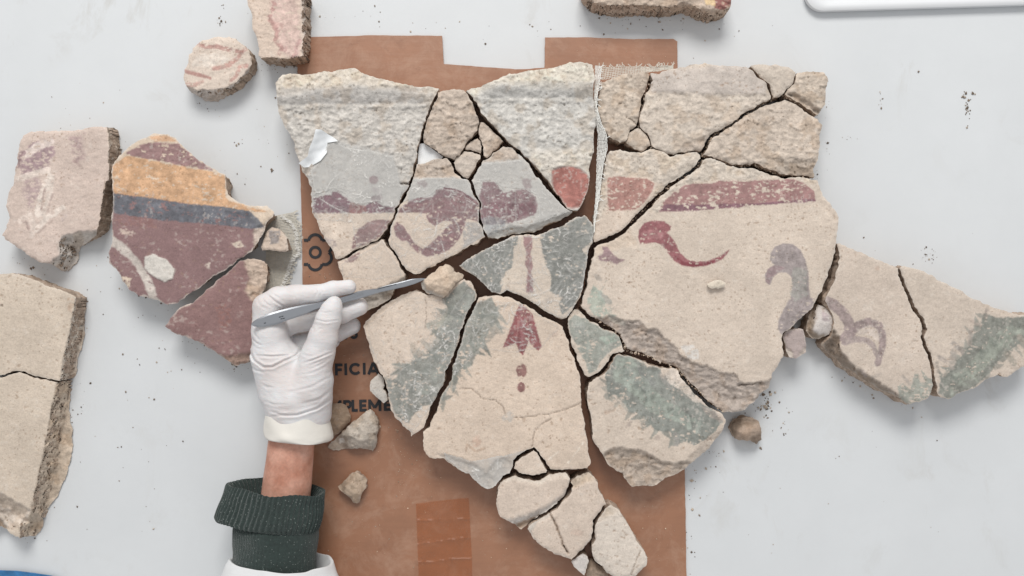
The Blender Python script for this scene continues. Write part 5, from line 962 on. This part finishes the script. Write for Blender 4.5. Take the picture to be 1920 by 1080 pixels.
# latex folds: creases across the joints and long drag folds over the back of the hand
PX = np.stack([X[..., 0] / (1 - X[..., 2] / H) + 960, -X[..., 1] / (1 - X[..., 2] / H) + 540], -1)
near = np.abs(D) < 7; pq = PX[near]; fold = np.zeros(len(pq)); zq = X[near][:, 2]
def crease(t, pts, dep, wd):
    global fold
    L = tr(t, pts); dd, ti = seg_dist(pq, L[:-1], L[1:]); tt = ti / (len(L) - 1)
    env = np.sin(np.clip(tt, 0.02, 0.98) * np.pi) ** 0.5 * (zq > 70)
    fold += env * dep * (np.exp(-(dd / wd) ** 2) - 0.75 * np.exp(-((dd - 2.3 * wd) / (1.2 * wd)) ** 2))
for t, pts, dep, wd in [('P', [(235, 320), (270, 365), (330, 405)], 2.0, 1.4), ('P', [(280, 290), (350, 350), (440, 405)], 2.2, 1.5), ('P', [(310, 275), (390, 320), (440, 360)], 0.9, 1.4), ('P', [(190, 330), (220, 385), (270, 420)], 1.0, 1.4),
                        ('P', [(160, 620), (185, 655), (215, 690)], 1.3, 1.3), ('P', [(152, 680), (185, 715), (240, 745)], 1.3, 1.3), ('P', [(200, 832), (330, 838), (430, 832), (520, 822)], 2.6, 1.5), ('P', [(135, 790), (165, 870), (250, 930), (330, 930), (430, 880), (545, 828), (580, 780)], 3.6, 1.8),
                        ('P', [(690, 507), (800, 534), (925, 517)], 1.5, 1.3), ('P', [(700, 635), (740, 600), (780, 590)], 0.9, 1.5), ('P', [(600, 900), (720, 858), (860, 800)], 2.2, 1.5), ('P', [(660, 950), (760, 905), (850, 850)], 1.2, 1.6), ('P', [(590, 810), (640, 835), (720, 830)], 0.8, 1.8),
                        ('P', [(520, 300), (545, 340), (540, 380)], 0.8, 1.2), ('P', [(700, 235), (725, 270), (715, 310)], 1.4, 1.3), ('P', [(755, 240), (770, 275), (760, 300)], 0.8, 1.2), ('P', [(150, 730), (190, 765), (270, 780)], 0.9, 1.2), ('P', [(170, 560), (195, 600), (235, 630)], 0.9, 1.2), ('P', [(640, 560), (700, 590), (690, 640)], 0.7, 1.4), ('P', [(720, 440), (800, 452), (900, 440)], 0.7, 1.2), ('P', [(560, 1000), (680, 985), (800, 930)], 0.9, 1.6), ('Q', [(215, 470), (250, 482), (300, 480)], 0.9, 1.6), ('Q', [(170, 350), (185, 362), (215, 370)], 1.4, 1.6), ('Q', [(205, 410), (225, 420), (255, 424)], 1.2, 1.8), ('Q', [(300, 440), (380, 420), (446, 385)], 1.0, 2.0), ('Q', [(345, 480), (410, 462), (450, 430)], 1.1, 2.0), ('Q', [(240, 522), (330, 518), (400, 495), (450, 462)], 2.4, 1.8), ('Q', [(235, 505), (270, 516), (300, 518)], 1.4, 1.6), ('Q', [(375, 345), (410, 330), (452, 312)], 0.9, 1.8)]:
    crease(t, pts, dep, wd)
ql = np.stack([pq[:, 0] * 0.8 + pq[:, 1] * 0.45, pq[:, 1] * 0.9 - pq[:, 0] * 0.35], -1)
fold += 0.8 * nz(ql, 30, 3, 0.5, 1.3) + 0.5 * nz(pq, 18, 8)
D[near] += fold
GV, GF = surface_nets(D, lo_, h)
# light smoothing of the surface
Eg = np.concatenate([GF[:, [0, 1]], GF[:, [1, 2]], GF[:, [2, 3]], GF[:, [3, 0]]]); Eg = np.concatenate([Eg, Eg[:, ::-1]])
for _ in range(2):
    sm = np.zeros_like(GV); ct = np.zeros(len(GV)); np.add.at(sm, Eg[:, 0], GV[Eg[:, 1]]); np.add.at(ct, Eg[:, 0], 1)
    GV = GV * 0.5 + 0.5 * sm / np.maximum(ct, 1)[:, None]
GV = GV[:, :]

def loft(rings, closed_ends=False):
    n = len(rings[0]); V = np.concatenate(rings); F = []
    for r in range(len(rings) - 1):
        for i in range(n):
            j = (i + 1) % n; F.append((r * n + i, r * n + j, (r + 1) * n + j, (r + 1) * n + i))
    if closed_ends: F.append(tuple(range(n))[::-1]); F.append(tuple((len(rings) - 1) * n + i for i in range(n)))
    return V, F
def ring(L, R, z, az, n=96, rib=0, ribn=0, pw=1.0, wob=0.0, sd=0.0, zl=0, zr=0):
    a = up(np.array([L]), float(z + zl))[0]; b = up(np.array([R]), float(z + zr))[0]; c = (a + b) / 2; u = (b - a) / 2
    t = np.linspace(0, 2 * np.pi, n, endpoint=False)
    cs, sn = np.cos(t), np.sin(t); cs = np.sign(cs) * np.abs(cs) ** pw; sn = np.sign(sn) * np.abs(sn) ** pw
    m = 1 + rib / np.linalg.norm(u) * np.cos(ribn * t)
    P = c + u[None] * (cs * m)[:, None] + np.array([0, 0, 1.0])[None] * (az * sn * (1 + rib / az * np.cos(ribn * t)))[:, None]
    if wob: P = P + wob * np.stack([pn3(P / 40 + sd), pn3(P / 40 + sd + 7), pn3(P / 40 + sd + 13)], -1)
    return P
def interp_rings(keys, m):
    """keys: list of (L,R,z,az); smooth steps between"""
    out = []
    K = np.array([[*k[0], *k[1], k[2], k[3]] for k in keys], float)
    s_ = np.linspace(0, len(K) - 1, m)
    for x in s_:
        i = min(int(x), len(K) - 2); f = x - i; v = K[i] * (1 - f) + K[i + 1] * f
        out.append(((v[0], v[1]), (v[2], v[3]), v[4], v[5]))
    return out
V, F = loft([ring(*k, n=72, wob=1.5, sd=2) for k in interp_rings([((520, 740), (600, 740), 82, 30), ((508, 800), (596, 800), 81, 36), ((503, 835), (589, 836), 80, 37), ((497, 880), (585, 884), 80, 37), ((491, 925), (582, 930), 80, 39), ((486, 985), (584, 990), 80, 42), ((470, 1100), (590, 1100), 85, 46), ((440, 1400), (600, 1400), 160, 50)], 40)], True)
person = mesh('person', V, F, m_skin, label='bare wrist and arm of a person in white glove, green knit cuff and white coat', category='person')
glove = mesh('latex_glove', GV, GF, m_glove, person, label='white latex glove stretched over a hand pinching a scalpel')
# rolled cuff of the glove: outside, bead, inside
ck = [((506, 766), (610, 752), 81, 50), ((502, 772), (611, 762), 81, 52), ((499, 775), (613, 768), 80, 55), ((498, 788), (616, 784), 80, 56), ((498, 806), (620, 800), 80, 56), ((498, 815), (623, 810), 80, 56), ((499, 819), (623, 818), 80, 54.5), ((502, 821), (620, 822), 80, 52), ((506, 818), (614, 818), 80, 48), ((508, 800), (606, 800), 80, 45), ((512, 775), (600, 775), 80, 42)]
rr = []
for i, k in enumerate(interp_rings(ck, 34)):
    r_ = ring(*k, n=110, wob=2.2, sd=4)
    ph = np.linspace(0, 2 * np.pi, 110, endpoint=False)
    fo = (2.4 * np.sin(2 * ph + i * 0.20) + 1.4 * np.sin(4 * ph - i * 0.33) + 0.7 * np.sin(7 * ph + i * 0.5)) * (0.3 if i < 3 else 1)
    r_[:, 2] += fo; r_[:, 1] += 0.5 * np.sin(4 * ph + 1.0) * (i > 10) - 5.0 * np.clip(np.cos(ph - 0.5), 0, 1) ** 3 * (i > 14)
    dg = np.sin(9 * ph + i * 0.55) * np.clip(np.sin(ph), 0, 1); r_[:, 2] += 1.1 * np.sign(dg) * np.abs(dg) ** 0.6 * (2 < i < 20) * (0.5 + 0.5 * np.sin(2 * ph + 0.8))
    rr.append(r_)
V, F = loft(rr); mesh('rolled_cuff', V, F, m_cuff, glove)
# knitted sleeve
bk = [((445, 960), (594, 975), 82, 54), ((440, 985), (595, 995), 82, 60), ((441, 1010), (594, 1020), 82, 60), ((438, 1040), (592, 1050), 84, 60), ((432, 1080), (596, 1085), 86, 60), ((420, 1250), (600, 1250), 110, 62)]
V, F = loft([ring(*k, n=240, rib=0.4, ribn=70, wob=3.5, sd=6) for k in interp_rings(bk, 40)])
knit = mesh('knit_sleeve', V, F, m_knit, person, label='dark green knit sweater sleeve')
fk = [((448, 935), (592, 940), 82, 54), ((440, 916), (600, 930), 82, 58), ((434, 906), (606, 923), 82, 62), ((430, 904), (609, 922), 82, 61), ((426, 910), (609, 930), 82, 62), ((419, 930), (606, 950), 82, 63), ((412, 950), (602, 972), 82, 64), ((407, 964), (598, 988), 82, 64), ((410, 970), (596, 994), 82, 62), ((430, 968), (594, 990), 82, 62)]
V, F = loft([ring(*k, n=420, rib=1.5, ribn=58, wob=4.0, sd=9) for k in interp_rings(fk, 44)])
mesh('ribbed_cuff', V, F, m_knit, knit)
# white coat sleeve with open cuff
wk = [((452, 1100), (600, 1095), 86, 60), ((445, 1062), (612, 1070), 86, 66), ((438, 1045), (620, 1056), 86, 70), ((435, 1044), (624, 1056), 86, 72), ((428, 1055), (630, 1070), 86, 74), ((414, 1085), (640, 1095), 88, 76), ((400, 1150), (660, 1150), 95, 82), ((370, 1300), (680, 1300), 140, 95), ((300, 1700), (700, 1650), 330, 120)]
V, F = loft([ring(*k, n=120, wob=5, sd=12) for k in interp_rings(wk, 50)])
mesh('coat_sleeve', V, F, m_coat, person, label='white cotton coat sleeve with open cuff')

# ------------------------------------------------------------------ scalpel
zs = lambda x: 139.0 - 66.0 * (x - 472.0) / 325.0
def blade_loft(tops, bots, n, th, dz=0.0, edge=0.35):
    A, B_ = tr('P', tops), tr('P', bots)
    def res(q):
        l = np.concatenate([[0], np.cumsum(np.hypot(*np.diff(q, axis=0).T))]); s_ = np.linspace(0, l[-1], n)
        return np.stack([np.interp(s_, l, q[:, 0]), np.interp(s_, l, q[:, 1])], -1)
    a, b = res(A), res(B_); rings = []
    for i in range(n):
        m = (a[i] + b[i]) / 2; z0 = zs(m[0]) + dz; pts = []
        for f, zz in ((0.0, -edge), (0.0, edge), (0.14, 1), (0.5, 1.0), (0.86, 1), (1.0, edge), (1.0, -edge), (0.86, -1), (0.5, -1.0), (0.14, -1)):
            p = a[i] * (1 - f) + b[i] * f; pts.append(up(np.array([p]), z0 + zz * th)[0])
        rings.append(np.array(pts))
    return loft(rings, True)
sroot = empty('scalpel', u3(630, 565, zs(630)) * S, label='steel scalpel held in the gloved hand, blade touching the tan lump', category='scalpel')
so = tuple(sroot.location)
V, F = blade_loft([(146, 552), (165, 528), (200, 505), (300, 460), (400, 430), (500, 405), (600, 385), (700, 370), (780, 352), (850, 333), (940, 312), (1000, 295), (1080, 265), (1160, 250), (1240, 240), (1262, 238)],
                  [(148, 560), (170, 574), (250, 576), (350, 560), (430, 532), (500, 508), (560, 488), (640, 462), (700, 436), (760, 412), (850, 395), (940, 374), (1000, 355), (1100, 330), (1200, 300), (1262, 283)], 80, 2.6)
hd = mesh('handle', V, F, m_steel, sroot, so, smooth=False)
V, F = blade_loft([(1225, 248), (1330, 214), (1450, 184), (1560, 155), (1640, 147), (1692, 150)], [(1225, 290), (1290, 270), (1400, 246), (1500, 224), (1580, 200), (1640, 176), (1694, 152)], 40, 1.0, 0.6, 0.15)
mesh('blade', V, F, m_steel, sroot, so, smooth=False)
V, F = blade_loft([(1255, 240), (1330, 219), (1420, 198)], [(1258, 247), (1332, 227), (1424, 203)], 8, 0.5, 2.2); mesh('blade_slot', V, F, m_darksteel, sroot, so, smooth=False)
for i in range(9):
    x = 945 + i * 22; y = 341 - i * 7.6
    V, F = blade_loft([(x, y - 14), (x + 9, y - 17)], [(x + 2, y + 12), (x + 11, y + 9)], 3, 1.8, 3.2); mesh('grip_ridge', V, F, m_steel, hd, so, smooth=False)
for cxy in [(398, 492), (420, 486), (432, 504), (412, 508), (266, 545)]:
    p = tr('P', [cxy])[0]; V, F = blade_loft([(cxy[0] - 9, cxy[1] - 4), (cxy[0] + 9, cxy[1] - 8)], [(cxy[0] - 9, cxy[1] + 4), (cxy[0] + 9, cxy[1] + 1)], 3, 0.3, 2.75); mesh('stamped_mark', V, F, m_darksteel, hd, so, smooth=False)

# ------------------------------------------------------------------ tray and blue sheet cut by the frame
def rrect(x0, y0, x1, y1, r, n=8):
    out = []
    for cx_, cy_, a0 in ((x1 - r, y1 - r, 0), (x0 + r, y1 - r, 90), (x0 + r, y0 + r, 180), (x1 - r, y0 + r, 270)):
        for k in range(n + 1):
            a = math.radians(a0 + 90 * k / n); out.append((cx_ + r * math.cos(a), cy_ + r * math.sin(a)))
    return np.array(out)
def tray_ring(g, z):
    q = rrect(500 + g, 492 + g, 1250 - g, 980 - g, 34)
    a = -0.031; c, s_ = math.cos(-a), math.sin(-a); q = q - q.mean(0)
    q = np.stack([q[:, 0] * c - q[:, 1] * s_, q[:, 0] * s_ + q[:, 1] * c], -1) + np.array([913, 769])
    return np.concatenate([q, np.full((len(q), 1), float(z))], 1)
rg = [tray_ring(2, 0.5), tray_ring(1, 4), tray_ring(0, 10), tray_ring(1, 14), tray_ring(4, 16), tray_ring(9, 16.5), tray_ring(14, 15), tray_ring(18, 9), tray_ring(26, 3)]
V, F = loft(rg); n_ = len(rg[0]); F.append(tuple((len(rg) - 1) * n_ + i for i in range(n_))); F.append(tuple(range(n_))[::-1])
mesh('plastic_tray', V, F, m_plastic, sharp=40, label='white plastic tray at the top right edge', category='tray')
bl = np.array([(-60, 1069), (0, 1070), (30, 1071), (62, 1075), (95, 1080), (130, 1092), (150, 1180), (-60, 1180)], float)
slab('blue_sheet', bl, 8, 3, m_blue, zf=lambda q: 8 + 5 * fbm(q, 28, 7, 3), step=4, label='corner of a blue plastic sheet at the bottom left', category='plastic sheet')

# ------------------------------------------------------------------ crumbs and dust
def crumbs(name, spots, rgb0, label, cat):
    VV, FF, CC_ = [], [], []; o = 0
    oc = np.array([(1, 0, 0), (-1, 0, 0), (0, 1, 0), (0, -1, 0), (0, 0, 1), (0, 0, -1)], float)
    of = [(0, 2, 4), (2, 1, 4), (1, 3, 4), (3, 0, 4), (2, 0, 5), (1, 2, 5), (3, 1, 5), (0, 3, 5)]
    for (x, y, r, zb) in spots:
        sc3 = np.array([rng.uniform(0.7, 1.5), rng.uniform(0.6, 1.2), rng.uniform(0.4, 0.8)]) * r
        a = rng.uniform(0, 6.28); R_ = np.array([[math.cos(a), -math.sin(a), 0], [math.sin(a), math.cos(a), 0], [0, 0, 1]])
        v = (oc * rng.uniform(0.7, 1.25, (6, 1)) * sc3) @ R_.T
        c = up(np.array([(x, y)]), zb)[0]; v = v + c + np.array([0, 0, 0.45 * r]); v[:, 2] = np.maximum(v[:, 2], zb + 0.02)
        VV.append(v); FF += [tuple(i + o for i in f) for f in of]; o += 6
        CC_.append(np.tile(lin(rgb0) * rng.uniform(0.55, 1.4) if rng.random() < 0.7 else lin((196, 182, 166)) * rng.uniform(0.8, 1.05), (6, 1)))
    return mesh(name, np.concatenate(VV), FF, m_mortar, col=np.concatenate(CC_), smooth=False, kind='stuff', label=label, category=cat)
spots = []
def clump(cx_, cy_, sx, sy, n, r0, r1, zb=0.0):
    for _ in range(n):
        spots.append((rng.normal(cx_, sx), rng.normal(cy_, sy), r0 + (r1 - r0) * rng.random() ** 2.5, zb))
clump(1432, 755, 9, 14, 26, 0.8, 4.0); clump(1440, 762, 4, 4, 8, 1.5, 3.6); clump(1472, 800, 5, 12, 9, 0.8, 2.4); clump(1320, 880, 25, 30, 12, 0.8, 3.6); clump(1297, 980, 6, 70, 16, 0.8, 2.6)
clump(1424, 840, 6, 4, 3, 1.2, 4.2); clump(1450, 775, 22, 22, 12, 0.7, 2.6); clump(416, 38, 6, 6, 12, 0.8, 2.6); clump(418, 10, 3, 4, 3, 0.8, 2); clump(511, 320, 3, 3, 3, 0.8, 3.2); clump(448, 270, 5, 4, 7, 1, 2.6); clump(1740, 478, 9, 8, 26, 0.6, 1.7)
clump(1650, 195, 2, 12, 9, 0.8, 2.2); clump(1812, 178, 7, 5, 12, 1.2, 3.2); clump(1814, 205, 4, 9, 14, 1.4, 3.6); clump(1815, 236, 2, 3, 3, 1, 2.6); clump(1590, 258, 6, 6, 6, 0.7, 1.7); clump(1722, 135, 1, 1, 1, 2.6, 3.0); clump(300, 660, 50, 60, 26, 0.7, 2.2); clump(240, 860, 60, 90, 22, 0.7, 2.2); clump(190, 540, 40, 40, 12, 0.7, 1.9)
clump(700, 30, 130, 18, 26, 0.7, 2.2); clump(950, 75, 60, 25, 12, 0.7, 2.2); clump(470, 300, 40, 60, 14, 0.7, 2.0); clump(150, 215, 80, 20, 12, 0.7, 1.8); clump(1500, 960, 180, 80, 20, 0.6, 1.9); clump(1330, 60, 60, 25, 8, 0.7, 1.8); clump(1700, 600, 90, 160, 10, 0.6, 1.7); clump(1150, 40, 60, 15, 10, 0.7, 2); clump(545, 450, 10, 40, 6, 0.6, 1.5)
for ax_, ay_, bx_, by_, n_ in [(205, 480, 330, 580, 26), (330, 620, 460, 690, 26), (1440, 740, 1380, 800, 30), (1290, 880, 1340, 840, 16), (150, 700, 130, 900, 26), (1560, 700, 1720, 760, 18), (350, 190, 420, 195, 12), (20, 480, 120, 510, 14), (1100, 20, 1350, 40, 24), (470, 120, 575, 122, 14), (1548, 140, 1540, 330, 18), (515, 160, 560, 300, 14), (80, 1010, 20, 1000, 10)]:
    for _ in range(n_):
        f_ = rng.random(); spots.append((ax_ + (bx_ - ax_) * f_ + rng.normal(0, 9), ay_ + (by_ - ay_) * f_ + abs(rng.normal(0, 9)), 0.5 + 2.0 * rng.random() ** 3, 0.0))
crumbs('table_crumbs', spots, (126, 112, 100), 'dark mortar crumbs and dust scattered over the white table', 'crumbs')
spots = []
clump(755, 850, 20, 30, 26, 0.6, 1.7, 6.6); clump(800, 830, 60, 50, 50, 0.4, 1.3, 6.6); clump(680, 640, 30, 20, 14, 0.5, 1.3, 6.6); clump(605, 518, 12, 5, 8, 0.8, 2.0, 6.6); clump(720, 960, 70, 60, 60, 0.4, 1.3, 6.6); clump(1230, 990, 30, 50, 40, 0.4, 1.4, 6.6); clump(930, 1010, 30, 40, 24, 0.5, 1.4, 6.6); clump(655, 668, 12, 6, 5, 0.5, 1.3, 6.6); clump(850, 500, 30, 10, 10, 0.5, 1.3, 6.6); clump(1150, 100, 60, 15, 12, 0.4, 1.2, 6.6); clump(770, 900, 40, 40, 30, 0.4, 1.2, 6.6)
spots = [s_ for s_ in spots if inside(np.array([[s_[0], s_[1]]]), np.array(card_poly, float))[0]]
crumbs('cardboard_crumbs', spots, (205, 186, 164), 'pale plaster dust and grains sprinkled on the brown cardboard', 'crumbs')
spots = []
for pl in [tr('G', [(745, 662), (800, 540), (900, 486), (1010, 405), (1110, 345), (1172, 315)]), tr('G', [(350, 490), (370, 400), (375, 320), (405, 250), (420, 165)]), tr('G', [(275, 575), (330, 625), (420, 612), (500, 640), (600, 650), (735, 650)]), tr('G', [(755, 672), (850, 692), (950, 725), (1060, 720), (1180, 768), (1300, 785), (1420, 792)]), tr('G', [(735, 690), (640, 780), (540, 845), (440, 945), (300, 1070)]), tr('G', [(1180, 310), (1250, 275), (1320, 160)]), tr('G', [(1240, 300), (1340, 345), (1450, 415)]), tr('N', [(200, 90), (290, 150), (370, 200), (400, 290), (540, 330), (690, 395), (780, 500), (940, 635)])]:
    q_ = densify_open(pl, 2.2)
    for p in q_:
        if rng.random() < 0.6: spots.append((p[0] + rng.normal(0, 1.2), p[1] + rng.normal(0, 1.2), rng.uniform(0.8, 2.6), rng.uniform(44, 60)))
crumbs('crack_rubble', spots, (186, 168, 150), 'tan mortar grains wedged in the cracks between the right-hand fragments', 'rubble')
print('objects', len(bpy.data.objects), 'tris', sum(len(m.polygons) for m in bpy.data.meshes))
